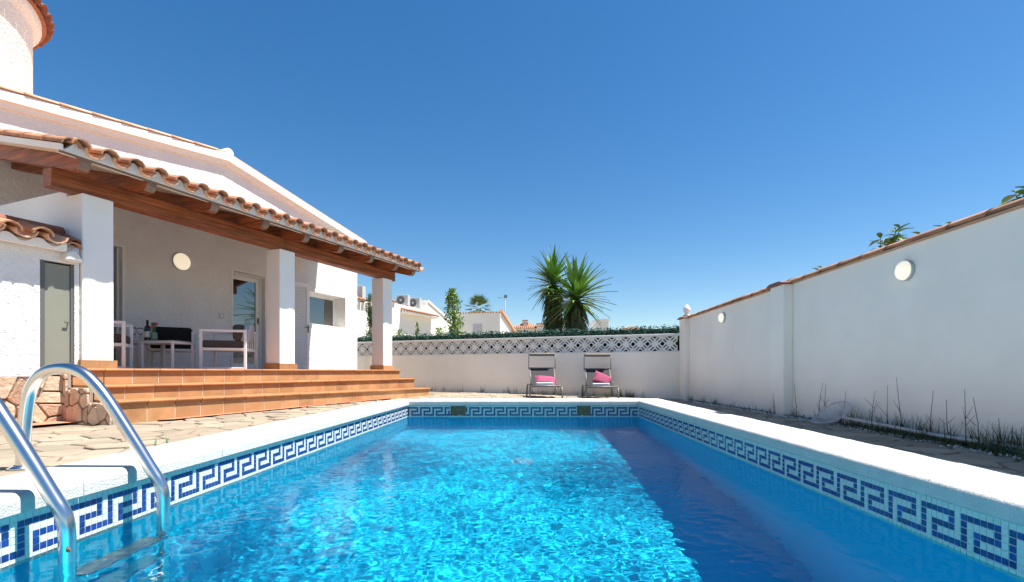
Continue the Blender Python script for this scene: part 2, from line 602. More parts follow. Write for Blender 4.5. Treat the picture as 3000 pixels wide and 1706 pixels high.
# pool
pool = tag(add('swimming_pool', None), None, None, None, 'structure')
mb = MB()
mb.poly([(PX0, PY0, FLOOR), (PX1, PY0, FLOOR), (PX1, PY1, FLOOR), (PX0, PY1, FLOOR)], [(0, 1, 2, 3)])
fl = mb.build('pool_floor', M['poolpaint'], pool, fix=False)
mb = MB()
zt = CB + .002
zs = CB - .0309 * 8
c = [(PX0, PY0), (PX1, PY0), (PX1, PY1), (PX0, PY1)]
for i in range(4):
    a, b = c[i], c[(i + 1) % 4]
    mb.poly([(a[0], a[1], FLOOR), (b[0], b[1], FLOOR), (b[0], b[1], zs), (a[0], a[1], zs)], [(3, 2, 1, 0)], 0)
    mb.poly([(a[0], a[1], zs), (b[0], b[1], zs), (b[0], b[1], zt), (a[0], a[1], zt)], [(3, 2, 1, 0)], 1)
pw = mb.build('pool_wall', [M['poolpaint'], M['poolwhite']], pool, fix=False)
for o in (fl, pw):
    o.cycles.is_caustics_receiver = True
mb = MB()
mb.box((-.24, 5.98, FLOOR + .002), (.04, 6.24, FLOOR + .015))
mb.build('pale_floor_plate', M['pale_plate'], pool).cycles.is_caustics_receiver = True  # pale blue square plate on the pool floor

# mosaic band with the meander
KEY = ["1111110", "1000010", "1011110", "1010000", "1011111"]   # 7 columns x 5 rows
T = .0309
KEY_ON = set()
for r_ in range(5):
    for c_ in range(7):
        if KEY[r_][c_] == '1': KEY_ON.add((r_, c_))


def dark(row, colm):
    r_ = row - 1
    if not 0 <= r_ < 5: return False
    return (r_, colm % 7) in KEY_ON


SK = [(px(1322, PY1), px(1362, PY1)), (px(1692, PY1), px(1729, PY1))]
tiles = []
g = .0038
nY = int((PY1 - .3) / T)
for side in ('left', 'right', 'far'):
    n = nY if side != 'far' else int((PX1 - PX0) / T)
    for k in range(n):
        for row in range(8):
            z = CB - (row + .5) * T
            if side == 'left':
                y = .2916 + (k + .5) * T; p = (PX0, y, z); colm = k
            elif side == 'right':
                y = PY1 - (k + .5) * T; p = (PX1, y, z); colm = k + 5
            else:
                x = PX0 + (k + .5) * T; p = (x, PY1, z); colm = k
                if any(a - T * .5 < x < b + T * .5 for a, b in SK) and row < 5: continue
            dk = dark(row, colm)
            if side == 'far' and row in (1, 2, 3, 4, 5):
                for a, b in SK:
                    if 0 < a - x < 3 * T: dk = dk if row < 5 else True
            Y = p[1]
            u, v_ = CX + F * p[0] / Y, CY - F * p[2] / Y
            infr = -20 < u < 3020 and v_ < 1720
            sz = (T / Y * F) ** 2 * (abs(p[0]) / Y if side != 'far' else 1) if infr else 0
            tiles.append((sz if dk else sz * .2, side, p, dk))
tiles.sort(key=lambda q: -q[0])
bmx = MB(); bmx.box((0, -T / 2 + g / 2, -T / 2 + g / 2), (.002, T / 2 - g / 2, T / 2 - g / 2))
me_t = {True: bmx.mesh('mosaic_tile', M['mosaic_blue']), False: bmx.mesh('mosaic_tile', M['mosaic_light'])}
acc = {(s_, k_): MB() for s_ in ('left', 'right', 'far') for k_ in (True, False)}
for i, (sz, side, p, dk) in enumerate(tiles):
    if i < 290 and sz > 0:
        o = add('mosaic_tile', me_t[dk], pool, p, (0, 0, 0 if side == 'left' else math.pi))
        o.cycles.is_caustics_receiver = False
    else:
        m_ = acc[(side, dk)]
        h_ = T / 2 - g / 2
        if side == 'far':
            m_.box((p[0] - h_, p[1] - .003, p[2] - h_), (p[0] + h_, p[1], p[2] + h_))
        elif side == 'left':
            m_.box((p[0], p[1] - h_, p[2] - h_), (p[0] + .003, p[1] + h_, p[2] + h_))
        else:
            m_.box((p[0] - .003, p[1] - h_, p[2] - h_), (p[0], p[1] + h_, p[2] + h_))
for (s_, k_), m_ in acc.items():
    tag(m_.build('blue_mosaic' if k_ else 'pale_mosaic', M['mosaic_blue' if k_ else 'mosaic_light'], pool, fix=False), kind='stuff')
for a, b in SK:
    mb = MB()
    z0, z1 = CB - 5.2 * T, CB
    mb.box((a, PY1 - .005, z0 + .006), (b, PY1 - .001, z1 - .012))  # flat brown flap over the wall face, no recess cut
    mb.box((a - .010, PY1 - .012, z0), (a, PY1 - .001, z1)); mb.box((b, PY1 - .012, z0), (b + .010, PY1 - .001, z1))
    mb.box((a, PY1 - .012, z0 - .008), (b, PY1 - .001, z0 + .005))
    mb.build('skimmer_opening', M['skimmer'], pool)

# coping stones, rounded inner lip, mitred corners
OVH = .03


def coping_profile():
    """(distance from the inner wall face outwards, z)"""
    r_ = .036
    pts = [(-OVH, CB + .008)]
    for k in range(10):
        a = math.pi - k * math.pi / 18
        pts.append((-OVH + r_ + r_ * math.cos(a), CT - r_ + r_ * math.sin(a)))
    return pts


def coping_run(name, p0, p1, inward, width, m0, m1, seg, seed):
    """stones from p0 to p1 along the wall line; inward = unit vector towards the water; m0,m1 mitre at the ends"""
    r_ = random.Random(seed)
    p0, p1, iw = Vector(p0), Vector(p1), Vector(inward)
    L_ = (p1 - p0).length
    dr = (p1 - p0) / L_
    n = max(1, round(L_ / seg))
    prof = coping_profile()
    prof = prof + [(width - .012, CT), (width, CT - .012), (width, CB), (-OVH + .01, CB)]
    for i in range(n):
        a, b = L_ * i / n + (.0015 if i else 0), L_ * (i + 1) / n - (.0015 if i < n - 1 else 0)
        mb = MB()
        dz = r_.uniform(-.0007, .0007)
        nn = len(prof)
        mid = p0 + dr * ((a + b) / 2)
        sub = 6
        for k in range(sub + 1):
            for q_, z in prof:
                s_ = a + (b - a) * k / sub
                if k == 0 and i == 0 and m0: s_ -= q_
                if k == sub and i == n - 1 and m1: s_ += q_
                wv = .0012 * math.sin(17 * s_ + seed) if 0 < k < sub else 0
                P = p0 + dr * s_ - iw * q_ - mid
                mb.v.append((P.x, P.y, z + dz + wv * (1 if z > CB + .01 else 0)))
        for k in range(sub):
            for j in range(nn):
                j2 = (j + 1) % nn
                mb.f.append((k * nn + j, k * nn + j2, (k + 1) * nn + j2, (k + 1) * nn + j)); mb.m.append(0); mb.sm.append(False)
        mb.f.append(tuple(range(nn))); mb.m.append(0); mb.sm.append(False)
        mb.f.append(tuple(sub * nn + j for j in range(nn))); mb.m.append(0); mb.sm.append(False)
        mb.build(name, M['coping'], pool, (mid.x, mid.y, 0))


coping_run('coping_stone', (PX0, PY0, 0), (PX0, PY1, 0), (1, 0, 0), PX0 - OX0, False, True, 1.0, 1)
coping_run('coping_stone', (PX1, PY1, 0), (PX1, PY0, 0), (-1, 0, 0), OX1 - PX1, True, False, 1.0, 2)
coping_run('coping_stone', (PX0, PY1, 0), (PX1, PY1, 0), (0, -1, 0), OY1 - PY1, True, True, 1.0, 3)

# water: a sheet with real ripples
nx, ny = 380, 800
wy0 = .9
xs = np.linspace(PX0 + .0005, PX1 - .0005, nx + 1)
ys = np.linspace(wy0, PY1 - .0005, ny + 1)
GX, GY = np.meshgrid(xs, ys)
H = np.zeros_like(GX)
r_ = np.random.RandomState(5)
for lam, amp, num in ((1.1, .0009, 6), (.55, .0005, 9), (.28, .00026, 16), (.15, .00034, 24), (.085, .00028, 32), (.05, .00016, 36)):
    for k in range(num):
        a = r_.uniform(0, 2 * np.pi) if lam < .4 else r_.normal(.6, .9)
        kk = 2 * np.pi / (lam * r_.uniform(.75, 1.3))
        H += amp / math.sqrt(num) * 1.5 * np.sin(kk * (GX * math.cos(a) + GY * math.sin(a)) + r_.uniform(0, 6.28))
mod = .75 + .45 * np.sin(1.3 * GX + .9 * GY + 1) * np.sin(.8 * GX - 1.1 * GY)
H *= np.clip(mod, .70, 1.1)
Vv = np.stack([GX, GY, WATER + H], -1).reshape(-1, 3)
ii = np.arange(ny)[:, None] * (nx + 1) + np.arange(nx)[None, :]
Fc = np.stack([ii, ii + 1, ii + nx + 2, ii + nx + 1], -1).reshape(-1, 4)
me = bpy.data.meshes.new('pool_water')
me.vertices.add(len(Vv)); me.vertices.foreach_set('co', Vv.ravel().astype(np.float32))
me.loops.add(Fc.size); me.loops.foreach_set('vertex_index', Fc.ravel().astype(np.int32))
me.polygons.add(len(Fc)); me.polygons.foreach_set('loop_start', np.arange(0, Fc.size, 4).astype(np.int32))
me.update(calc_edges=True)
me.polygons.foreach_set('use_smooth', np.ones(len(Fc), bool))
me.materials.append(M['water'])
water = tag(add('pool_water', me), None, None, None, 'structure')
water.cycles.is_caustics_caster = True

# ------------------------------------------------------------------ house (local x = towards the pool, y = away along the facade)
TF = .03                                       # terrace floor
house = thing('house', 'white stucco villa with timber porch, clay tile eaves and round tower', 'house', (P0[0], P0[1], 0), -HA)


def hb(mb, s0, s1, w0, w1, z0, z1, mi=0):
    mb.box((-w1, -s1, z0), (-w0, -s0, z1), mi)


def sz_prism(mb, pts, w0, w1, mi=0):
    """polygon in (s,z) extruded over w"""
    mb.prism(pts, lambda a, b, t: (-t, -a, b), w0, w1, mi)


def wz_prism(mb, pts, s0, s1, mi=0):
    """polygon in (w,z) extruded over s"""
    mb.prism(pts, lambda a, b, t: (-a, -t, b), s0, s1, mi)


WW = 3.1
# openings of the pool side wall: terrace door, window, louvred door, second door
OPEN = [(1.20, 1.90, TF, 1.90, 'door'), (-1.07, .05, 1.06, 1.80, 'window'), (3.72, 4.60, TF, 1.90, 'shutter')]
apex = (2.07, 3.95)


def eave_z(s):
    return apex[1] - .153 * (s - apex[0]) if s > apex[0] else apex[1] + .1836 * (s - apex[0])


def wall_strip(mb, s0, s1, z0):
    pts = [(s0, z0), (s1, z0), (s1, eave_z(s1))]
    if s0 < apex[0] < s1: pts.append(apex)
    pts.append((s0, eave_z(s0)))
    sz_prism(mb, pts, WW, WW + .45)


mb = MB()
edges = [-1.49, -1.07, .05, 1.20, 1.90, 3.72, 4.60, 6.6]
for a, b in zip(edges[:-1], edges[1:]):
    op = next((o for o in OPEN if abs(o[0] - a) < 1e-6), None)
    if op is None:
        wall_strip(mb, a, b, -.7)
    else:
        wall_strip(mb, a, b, op[3])
        if op[2] > TF: hb(mb, a, b, WW, WW + .45, -.7, op[2])
        else: hb(mb, a, b, WW, WW + .45, -.7, TF)
# the other walls and ceiling of the body
hb(mb, -1.49, -1.19, WW + .45, 9, -.7, 3.2)
hb(mb, 6.3, 6.6, WW + .45, 9, -.7, 3.2)
hb(mb, -1.49, 6.6, 9, 9.3, -.7, 3.2)
wall_o = mb.build('wall', M['stucco'], house)
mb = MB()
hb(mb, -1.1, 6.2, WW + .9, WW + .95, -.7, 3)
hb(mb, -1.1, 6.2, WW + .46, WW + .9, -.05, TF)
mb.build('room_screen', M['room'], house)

# gable cornice and roof slabs
mb = MB()
for (sa, sb) in ((-1.72, apex[0]), (apex[0], 6.9)):
    za, zb = eave_z(sa), eave_z(sb)
    # cove below, fascia above
    sz_prism(mb, [(sa, za - .06), (sb, zb - .06), (sb, zb + .065), (sa, za + .065)], 2.985, WW + .2)
    sz_prism(mb, [(sa, za - .13), (sb, zb - .13), (sb, zb - .06), (sa, za - .06)], 3.045, WW + .2)
mb.build('gable_cornice', M['plaster'], house)
mb = MB()
for (sa, sb) in ((-1.75, apex[0]), (apex[0], 6.9)):
    za, zb = eave_z(sa) + .066, eave_z(sb) + .066
    sz_prism(mb, [(sa, za), (sb, zb), (sb, zb + .05), (sa, za + .05)], 3.03, 9.5)
roof_o = mb.build('roof', M['tile_pale'], house)


def barrel(r0, r1, L_, th=.013, n=6, up=True):
    """half barrel clay tile along +y, r0 at y=0, r1 at y=L; convex up (cover) or down (channel)"""
    mb = MB()
    for y, r_ in ((0, r0), (L_, r1)):
        for rr in (r_, r_ - th):
            for k in range(n + 1):
                a = math.pi * k / n
                mb.v.append((rr * math.cos(a), y, (rr * math.sin(a) * .92) * (1 if up else -1)))
    m_ = n + 1
    for k in range(n):
        for (a, b, sm) in ((0, 2, True), (3, 1, True), (1, 0, False), (2, 3, False)):
            mb.f.append((a * m_ + k, a * m_ + k + 1, b * m_ + k + 1, b * m_ + k)); mb.m.append(0); mb.sm.append(sm)
    for k in (0, n):
        mb.f.append((k, m_ + k, 3 * m_ + k, 2 * m_ + k)); mb.m.append(0); mb.sm.append(False)
    return mb


me_cover = barrel(.082, .068, .46).mesh('roof_tile', M['tile'])
me_verge = barrel(.062, .05, .44).mesh('roof_tile', M['tile_pale'])
me_chan = barrel(.085, .07, .46, up=False).mesh('roof_tile', M['tile_pale'])
# verge tiles along the left slope of the gable
sl = math.atan(.153)
s = apex[0] + .22
while s < 6.8:
    o = add('roof_tile', me_verge, house, (-3.03, -(s + .40), eave_z(s + .40) + .070), (sl + .012, 0, 0))
    s += .365
mb = MB()
mb.lathe([(.0, -.10), (.075, -.10), (.09, -.02), (.09, .30), (.0, .30)], (0, 0, 0), 14, axis='x')
o = mb.build('ridge_cap', M['white_mortar'], house, (-3.29, -apex[0] + .02, apex[1] + .085))
# perforated vents: flat dark dots painted for the shade inside the holes
for s_, z_ in ((2.62, 2.97), (1.35, 2.94)):
    mb = MB()
    for i in range(9):
        for j in range(4):
            c_ = (-WW + .006, -(s_ + (i - 4) * .034), z_ + (j - 1.5) * .034)
            mb.lathe([(.0, 0), (.008, 0)], c_, 6, axis='x')
    tag(mb.build('vent_hole_shade', M['dark'], house, fix=False), kind='stuff')

# porch: pillars, beams, rafters, roof
Q = .285
for k, s_ in enumerate((.45, 2.90, 5.35)):
    mb = MB()
    hb(mb, -Q / 2, Q / 2, -Q / 2, Q / 2, TF, 1.87)
    c_ = (-(.78 + Q / 2), -(s_ - Q / 2), 0)
    p_ = mb.build('pillar', M['stucco'] if False else M['plaster'], house, c_, bevel=.012)
    h2 = Q / 2 + .022
    mb = MB()
    for (a0, a1) in ((-h2, 0.001), (.003, h2)):
        mb.box((Q / 2 + .001, a0, TF), (h2, a1, TF + .088))
        mb.box((-h2, a0, TF), (-Q / 2 - .001, a1, TF + .088))
    mb.box((-Q / 2, -h2, TF), (Q / 2, -Q / 2 - .001, TF + .088))
    mb.box((-Q / 2, Q / 2 + .001, TF), (Q / 2, h2, TF + .088))
    mb.build('plinth', M['riser'], p_)

for a, b in ((0.0, 2.758), (2.764, 5.58)):
    mb = MB()
    hb(mb, a, b, .827, .99, 1.872, 2.055)
    mb.build('beam', M['wood'], house, bevel=.008)
# wall beside the first pillar, closing the porch end
mb = MB()
hb(mb, 5.10, 5.345, .78 + Q + .002, WW - .002, -.6, 1.937)
mb.build('porch_end_wall', M['plaster'], house, bevel=.01)

SLP = .248


def raf_z(w):                                   # underside of the rafters
    return 2.057 + SLP * (w - .827)


for k, s_ in enumerate((5.52, 4.92, 4.20, 3.47, 2.75, 2.03, 1.27, .55, -.03)):
    mb = MB()
    h_ = .150
    pts = [(WW - .002, raf_z(WW)), (WW - .002, raf_z(WW) + h_), (.375, raf_z(.375) + h_), (.375, raf_z(.375) + h_ - .03)]
    for j in range(5):
        a = math.pi / 2 * j / 4
        pts.append((.375 + .012 + .085 * (1 - math.cos(a)), raf_z(.375) + h_ - .03 - .09 * math.sin(a) + .0))
    pts.append((.52, raf_z(.52)))
    wz_prism(mb, pts, s_ - .055, s_ + .045)
    r_o = mb.build('rafter', M['rafter'], house, bevel=.004)
    me = r_o.data
    me.materials.append(M['endgrain'])
    for p in me.polygons:
        if p.normal.x > .25: p.material_index = 1


def deck_zr(w):                                 # underside of the roof boards
    return raf_z(w) + .152


RS0, RS1 = -.18, 5.71
mb = MB()
wz_prism(mb, [(.39, deck_zr(.39)), (WW - .003, deck_zr(WW)), (WW - .003, deck_zr(WW) + .012), (.39, deck_zr(.39) + .012)], RS0 + .01, RS1 - .02)
mb.build('soffit', M['soffit'], house)
mb = MB()
wz_prism(mb, [(.37, deck_zr(.37) + .014), (WW - .003, deck_zr(WW) + .014), (WW - .003, deck_zr(WW) + .024), (.37, deck_zr(.37) + .024)], RS0, RS1)
mb.build('porch_roof_slab', M['white_mortar'], house)
# rake board (white) on both ends
for a, b in ((RS1 + .001, RS1 + .02), (RS0 - .02, RS0 - .001)):
    mb = MB()
    wz_prism(mb, [(.34, deck_zr(.34) - .004), (WW - .003, deck_zr(WW) - .004), (WW - .003, deck_zr(WW) + .055), (.34, deck_zr(.34) + .055)], a, b)
    mb.build('rake_board', M['plaster'], house)
mb = MB()
hb(mb, RS0, RS1 + .02, .362, .378, deck_zr(.35) - .022, deck_zr(.35) - .004)
mb.build('drip_edge', M['drip'], house)
# scalloped white mortar between channel tiles
PITCH = .235
N_T = 25
e0 = RS0 + .02
mb = MB()
zb = deck_zr(.35) - .003
pts = []
n = N_T * 10
for i in range(n + 1):
    s_ = e0 + (RS1 - .01 - e0) * i / n
    ph = (s_ - e0) / PITCH * 2 * math.pi
    pts.append((s_, zb + .062 - .050 * math.cos(ph)))
for i in range(n):
    (a, za), (b, zb_) = pts[i], pts[i + 1]
    sz_prism(mb, [(a, zb), (b, zb), (b, zb_), (a, za)], .338, .46)
mb.build('eave_mortar', M['white_mortar'], house)
ang = math.atan(SLP)
chan = MB()
cosA, sinA = math.cos(ang), math.sin(ang)
rt = random.Random(3)
rowL = .36
for i in range(N_T):
    sc_ = e0 + PITCH * (i + .5)              # cover over the crest
    sh_ = e0 + PITCH * i                     # channel between
    for rw in range(8):
        w_ = .270 + rw * rowL * cosA
        z_ = deck_zr(w_) + .028
        if w_ + .45 > WW + .08: continue
        if rw < 8:
            o = add('roof_tile', me_cover, house, (-w_, -sc_ + rt.uniform(-.006, .006), z_ + .058 + rt.uniform(-.004, .004)), (ang, 0, math.pi / 2 + rt.uniform(-.02, .02)))
            o.rotation_euler = Matrix.Rotation(math.pi / 2 + rt.uniform(-.025, .025), 4, 'Z').to_euler()
            o.rotation_euler = (Matrix.Rotation(math.pi / 2 + rt.uniform(-.025, .025), 4, 'Z') @ Matrix.Rotation(ang + .01, 4, 'X')).to_euler()
        if rw == 0:
            o = add('roof_tile', me_chan, house, (-(w_ + .01), -sh_, z_ + .065), (0, 0, 0))
            o.rotation_euler = (Matrix.Rotation(math.pi / 2, 4, 'Z') @ Matrix.Rotation(ang, 4, 'X')).to_euler()
        else:
            b_ = barrel(.085, .07, .46, up=False, n=4)
            Mx = Matrix.Translation((-(w_ + .01), -sh_, z_ + .065)) @ Matrix.Rotation(math.pi / 2, 4, 'Z') @ Matrix.Rotation(ang, 4, 'X')
            chan.poly([tuple(Mx @ Vector(v)) for v in b_.v], b_.f)
for sv in (RS1 - .045, ):
    for rw in range(8):
        w_ = .30 + rw * .345
        o = add('roof_tile', me_cover, house, (-w_, -sv, deck_zr(w_) + .062))
        o.rotation_euler = (Matrix.Rotation(math.pi / 2, 4, 'Z') @ Matrix.Rotation(ang + .012, 4, 'X')).to_euler()
tag(chan.build('channel_tiles', M['tile'], house, fix=False), kind='stuff')

# terrace door
dr = add('door', None, house)
dw = WW + .10
mb = MB()
a, b, z0, z1 = 1.20, 1.90, TF, 1.90
for q_ in ((a, a + .05, z0, z1), (b - .05, b, z0, z1), (a + .05, b - .05, z1 - .05, z1)):
    hb(mb, q_[0], q_[1], dw - .01, dw + .05, q_[2], q_[3])
hb(mb, a + .002, b - .002, WW + .02, dw - .012, z1 - .035, z1 - .003)
mb.build('frame', M['pvc'], dr, bevel=.004)
mb = MB()
a2, b2 = a + .054, b - .052
for q_ in ((a2, a2 + .075, z0 + .02, z1 - .055), (b2 - .03, b2, z0 + .02, z1 - .055), (a2 + .075, b2 - .03, z1 - .13, z1 - .055), (a2 + .075, b2 - .03, z0 + .02, z0 + .12)):
    hb(mb, q_[0], q_[1], dw, dw + .045, q_[2], q_[3])
mb.build('sash', M['pvc'], dr, bevel=.004)
mb = MB()
hb(mb, a2 + .075, b2 - .03, dw + .018, dw + .026, z0 + .12, z1 - .13)
mb.build('pane', M['glass'], dr)
mb = MB()
mb.bar((-(dw - .02), -(a2 + .035), .95), (-(dw - .02), -(a2 + .035), 1.07), .018, .02)
mb.build('handle', M['alu'], dr)
# plaster surround line of the door
mb = MB()
hb(mb, b, b + .035, WW - .012, WW + .1, TF, 1.93)
hb(mb, a - .03, b, WW - .012, WW + .1, 1.90, 1.93)
mb.build('door_surround', M['plaster'], house)

# window
wi = add('window', None, house)
a, b, z0, z1 = -1.07, .05, 1.06, 1.80
ww = WW + .32
mb = MB()
for q_ in ((a, a + .06, z0, z1), (b - .05, b, z0, z1), (a + .06, b - .05, z1 - .055, z1), (a + .06, b - .05, z0, z0 + .06)):
    hb(mb, q_[0], q_[1], ww, ww + .05, q_[2], q_[3])
mb.build('frame', M['pvc'], wi, bevel=.004)
mb = MB()
hb(mb, a + .06, b - .05, ww + .02, ww + .028, z0 + .06, z1 - .055)
mb.build('pane', M['glass'], wi)
mb = MB()
hb(mb, a, b, WW - .004, ww, z0 - .002, z0 + .012)
mb.build('sill', M['plaster'], wi, bevel=.004)

# louvred door
ld = tag(add('louvred_door', None, house))
a, b, z0, z1 = .10, .78, TF + .01, 1.95
mb = MB()
for q_ in ((a, a + .07, z0, z1), (b - .07, b, z0, z1), (a + .07, b - .07, z1 - .08, z1), (a + .07, b - .07, z0, z0 + .08)):
    hb(mb, q_[0], q_[1], WW - .045, WW - .008, q_[2], q_[3])
mb.build('frame', M['louvre'], ld, bevel=.003)
mb = MB(); hb(mb, a + .07, b - .07, WW - .012, WW - .004, z0 + .08, z1 - .08)
mb.build('back_board', M['louvre'], ld)
mbs = MB()
mbs.prism([(-.018, -.024), (-.012, -.026), (.016, .022), (.010, .026)], lambda p, q_, t_: (-p, t_, q_), -(b - a - .14) / 2, (b - a - .14) / 2)
ms = mbs.mesh('slat', M['louvre'])
n = 33
for i in range(n):
    add('slat', ms, ld, (-(WW - .03), -(a + b) / 2, z0 + .10 + (z1 - z0 - .2) * i / (n - 1)), (0, math.pi, 0))
mb = MB()
mb.box((-(WW - .05) - .001, -(a + .055), .86), (-(WW - .056), -(a + .025), 1.02))
mb.bar((-(WW - .075), -(a + .04), .97), (-(WW - .075), -(a + .14), .97), .014, .016)
mb.bar((-(WW - .05), -(a + .04), .97), (-(WW - .08), -(a + .04), .97), .014, .014)
mb.build('handle', M['darkframe'], ld)

# roller shutter of the second door
rs_ = add('roller_shutter', None, house)
n = 22
mb = MB(); mb.box((-.006, -.42, -.039), (.006, .42, .039))
ms = mb.mesh('slat', M['shutter'])
for i in range(n):
    add('slat', ms, rs_, (-(WW + .11), -4.16, TF + .045 + i * .084))
mb = MB()
hb(mb, 3.72, 3.745, WW + .07, WW + .13, TF, 1.9); hb(mb, 4.575, 4.60, WW + .07, WW + .13, TF, 1.9)
mb.build('guide_rail', M['pvc'], rs_)
mb = MB()
hb(mb, 3.685, 3.718, WW - .012, WW + .05, TF, 1.93); hb(mb, 3.718, 4.63, WW - .012, WW + .05, 1.902, 1.93)
mb.build('door_surround', M['plaster'], house)

# light switch by the terrace door
k = thing('wall_switch', 'small square switch plate on the porch wall left of the glass door', 'switch', hw(2.13, WW - .002, 1.02), -HA)
mb = MB(); mb.box((0, -.045, -.045), (.008, .045, .045)); mb.build('plate', M['nb_grey'], k, bevel=.003)
mb = MB(); mb.box((.008, -.026, -.03), (.014, .026, .03)); mb.build('rocker', M['pvc'], k)


def wall_lamp(loc, rz, r_, depth, label, group):
    t_ = thing('wall_lamp', label, 'wall lamp', loc, rz, group)
    mb = MB(); mb.lathe([(0, 0), (r_, 0), (r_ * 1.0, depth * .35), (r_ * .97, depth * .4), (0, depth * .4)], n=28, axis='x')
    mb.build('base_ring', M['nb_grey'], t_)
    mb = MB()
    pr = [(r_ * .95, depth * .4)] + [(r_ * .95 * math.cos(a), depth * (.4 + .6 * math.sin(a))) for a in [R(q_) for q_ in (15, 30, 45, 60, 75, 90)]]
    mb.lathe(pr, n=28, axis='x')
    mb.build('diffuser', M['lampglass'], t_)
    return t_


wall_lamp(hw(2.843, WW - .004, 1.867), -HA, .150, .06, 'flat round cream lamp on the porch back wall above the chairs', 'round wall lamps')

# round tower with conical tiled roof
TC = Vector((-8.93, 6.42, 0))
tl_ = (TC.x - P0[0], TC.y - P0[1])
tx = tl_[0] * math.cos(HA) - tl_[1] * math.sin(HA)
ty = tl_[0] * math.sin(HA) + tl_[1] * math.cos(HA)
tower = add('tower', None, house, (tx, ty, 0))
mb = MB()
mb.lathe([(1.6, 2.6), (1.6, 5.22), (1.62, 5.26), (1.66, 5.30), (1.70, 5.36), (1.70, 5.42)], n=72)
mb.build('tower_wall', M['stucco'], tower)
mb = MB()
mb.lathe([(1.70, 5.421), (1.75, 5.421), (1.75, 5.45), (.05, 6.45)], n=72)
mb.build('tower_roof', M['tile_dark'], tower)
me_tt = barrel(.105, .085, .42, th=.016).mesh('roof_tile', M['tile_dark'])
for k in range(52):
    a = 2 * math.pi * k / 52
    o = add('roof_tile', me_tt, tower, (1.80 * math.cos(a), 1.80 * math.sin(a), 5.425))
    o.rotation_euler = (Matrix.Rotation(a + math.pi / 2, 4, 'Z') @ Matrix.Rotation(R(28), 4, 'X')).to_euler()

# ------------------------------------------------------------------ terrace steps
steps = thing('terrace_steps', 'three wide terracotta tiled steps with a stone cheek leading to the porch', 'steps', (P0[0], P0[1], 0), -HA)
SE = 5.46


def z1_(s): return -.335 + .05 * min(1, s / 5.4)


LV = [(0.0, lambda s: -.62, z1_), (.36, z1_, lambda s: -.142), (.72, lambda s: -.142, lambda s: TF)]
ft = MB()
hb(ft, -.0, SE - .02, .0195, .39, -.7, -.36)
hb(ft, -.0, SE - .02, .3795, .75, -.7, -.168)
hb(ft, -.0, 5.09, .7395, WW - .004, -.7, TF - .024)
ft.build('core', M['grout'], steps)
for k, (w0, zl, zh) in enumerate(LV):
    n = 20
    tw = (SE + .02) / n
    for i in range(n):
        s0 = -.02 + i * tw; s1 = s0 + tw - .009
        sm_ = (s0 + s1) / 2
        mb = MB()
        bot, top = zl(sm_) + (.001 if k else 0), zh(sm_) - .037
        mb.box((-(w0 + .032), -(tw - .009) / 2, bot), (-(w0 + .016), (tw - .009) / 2, top))
        mb.build('riser_tile', M['riser'], steps, (0, -sm_, 0))
        mb = MB()
        zt_ = zh(sm_)
        pr = [(w0 + .37, zt_ - .022), (w0 + .37, zt_), (w0 + .004, zt_)]
        for a in range(15, 180, 15):
            pr.append((w0 + .004 - .018 * math.sin(R(a)), zt_ - .018 + .018 * math.cos(R(a))))
        pr.append((w0 + .006, zt_ - .036))
        pr.append((w0 + .034, zt_ - .036))
        mb.prism(pr, lambda p, q_, t_: (-p, t_, q_), -(tw - .005) / 2, (tw - .005) / 2)
        mb.build('nosing_tile', M['nosing'], steps, (0, -sm_, 0))
# terrace floor behind the top nosing
mb = MB()
hb(mb, -.02, 5.09, 1.095, WW - .003, TF - .02, TF)
mb.build('terrace_floor', M['nosing'], steps)
# stone cheek at the near end, facing the camera
mb = MB()
prof = [(.01, -.62), (.86, -.62), (.86, -.02), (.735, -.02), (.735, -.165), (.37, -.165), (.37, -.31), (.01, -.31)]
wz_prism(mb, prof, SE + .004, SE + .03)
mb.build('cheek_mortar', M['mortar'], steps)
cheek = []
for reg, sd in (([(.015, -.60), (.365, -.60), (.365, -.312), (.015, -.312)], 8), ([(.372, -.60), (.73, -.60), (.73, -.168), (.372, -.168)], 9), ([(.737, -.60), (.86, -.60), (.86, -.03), (.737, -.03)], 10)):
    for c_ in voronoi(reg, .16, sd, gap=.014, cut=.008):
        cx = sum(p[0] for p in c_) / len(c_); cy = sum(p[1] for p in c_) / len(c_)
        mb = MB()
        mb.prism([(p[0] - cx, p[1] - cy) for p in c_], lambda a_, b_, t_: (-a_, -t_, b_), 0, rng.uniform(.018, .03), inset=.005)
        mb.build('stone', M['wallstone'], steps, (-cx, -(SE + .03), cy))

# ------------------------------------------------------------------ small lean-to shed beside the porch
shed = thing('lean_to_shed', 'low white shed with narrow grey door, stone base and clay tile roof', 'shed', (P0[0], P0[1], 0), -HA)
SW = .81
mb = MB()
hb(mb, 5.675, 8.6, SW, SW + .9, -.05, 1.30)
hb(mb, 5.36, 5.675, SW, SW + .9, 1.105, 1.30)
hb(mb, 5.36, 5.40, SW, SW + .9, -.05, 1.105)
mb.build('wall', M['stucco'], shed)
mb = MB()
hb(mb, 5.36, 8.6, SW + .02, SW + .9, -.65, -.052)
mb.build('base_mortar', M['mortar'], shed)
for c_ in voronoi([(5.50, -.60), (8.0, -.60), (8.0, -.055), (5.50, -.055)], .185, 21, gap=.018, aspect=1.3, cut=.007):
    cx = sum(p[0] for p in c_) / len(c_); cy = sum(p[1] for p in c_) / len(c_)
    mb = MB()
    tl = (rng.uniform(-.22, .22), rng.uniform(-.22, .22))
    mb.prism([(p[0] - cx, p[1] - cy) for p in c_], lambda a_, b_, t_: (t_ + (tl[0] * a_ + tl[1] * b_ if t_ > .01 else 0), -a_, b_), 0, rng.uniform(.022, .05), inset=.007)
    mb.build('stone', M['wallstone'], shed, (-(SW + .02), -cx, cy))
sd_ = add('door', None, shed)
mb = MB()
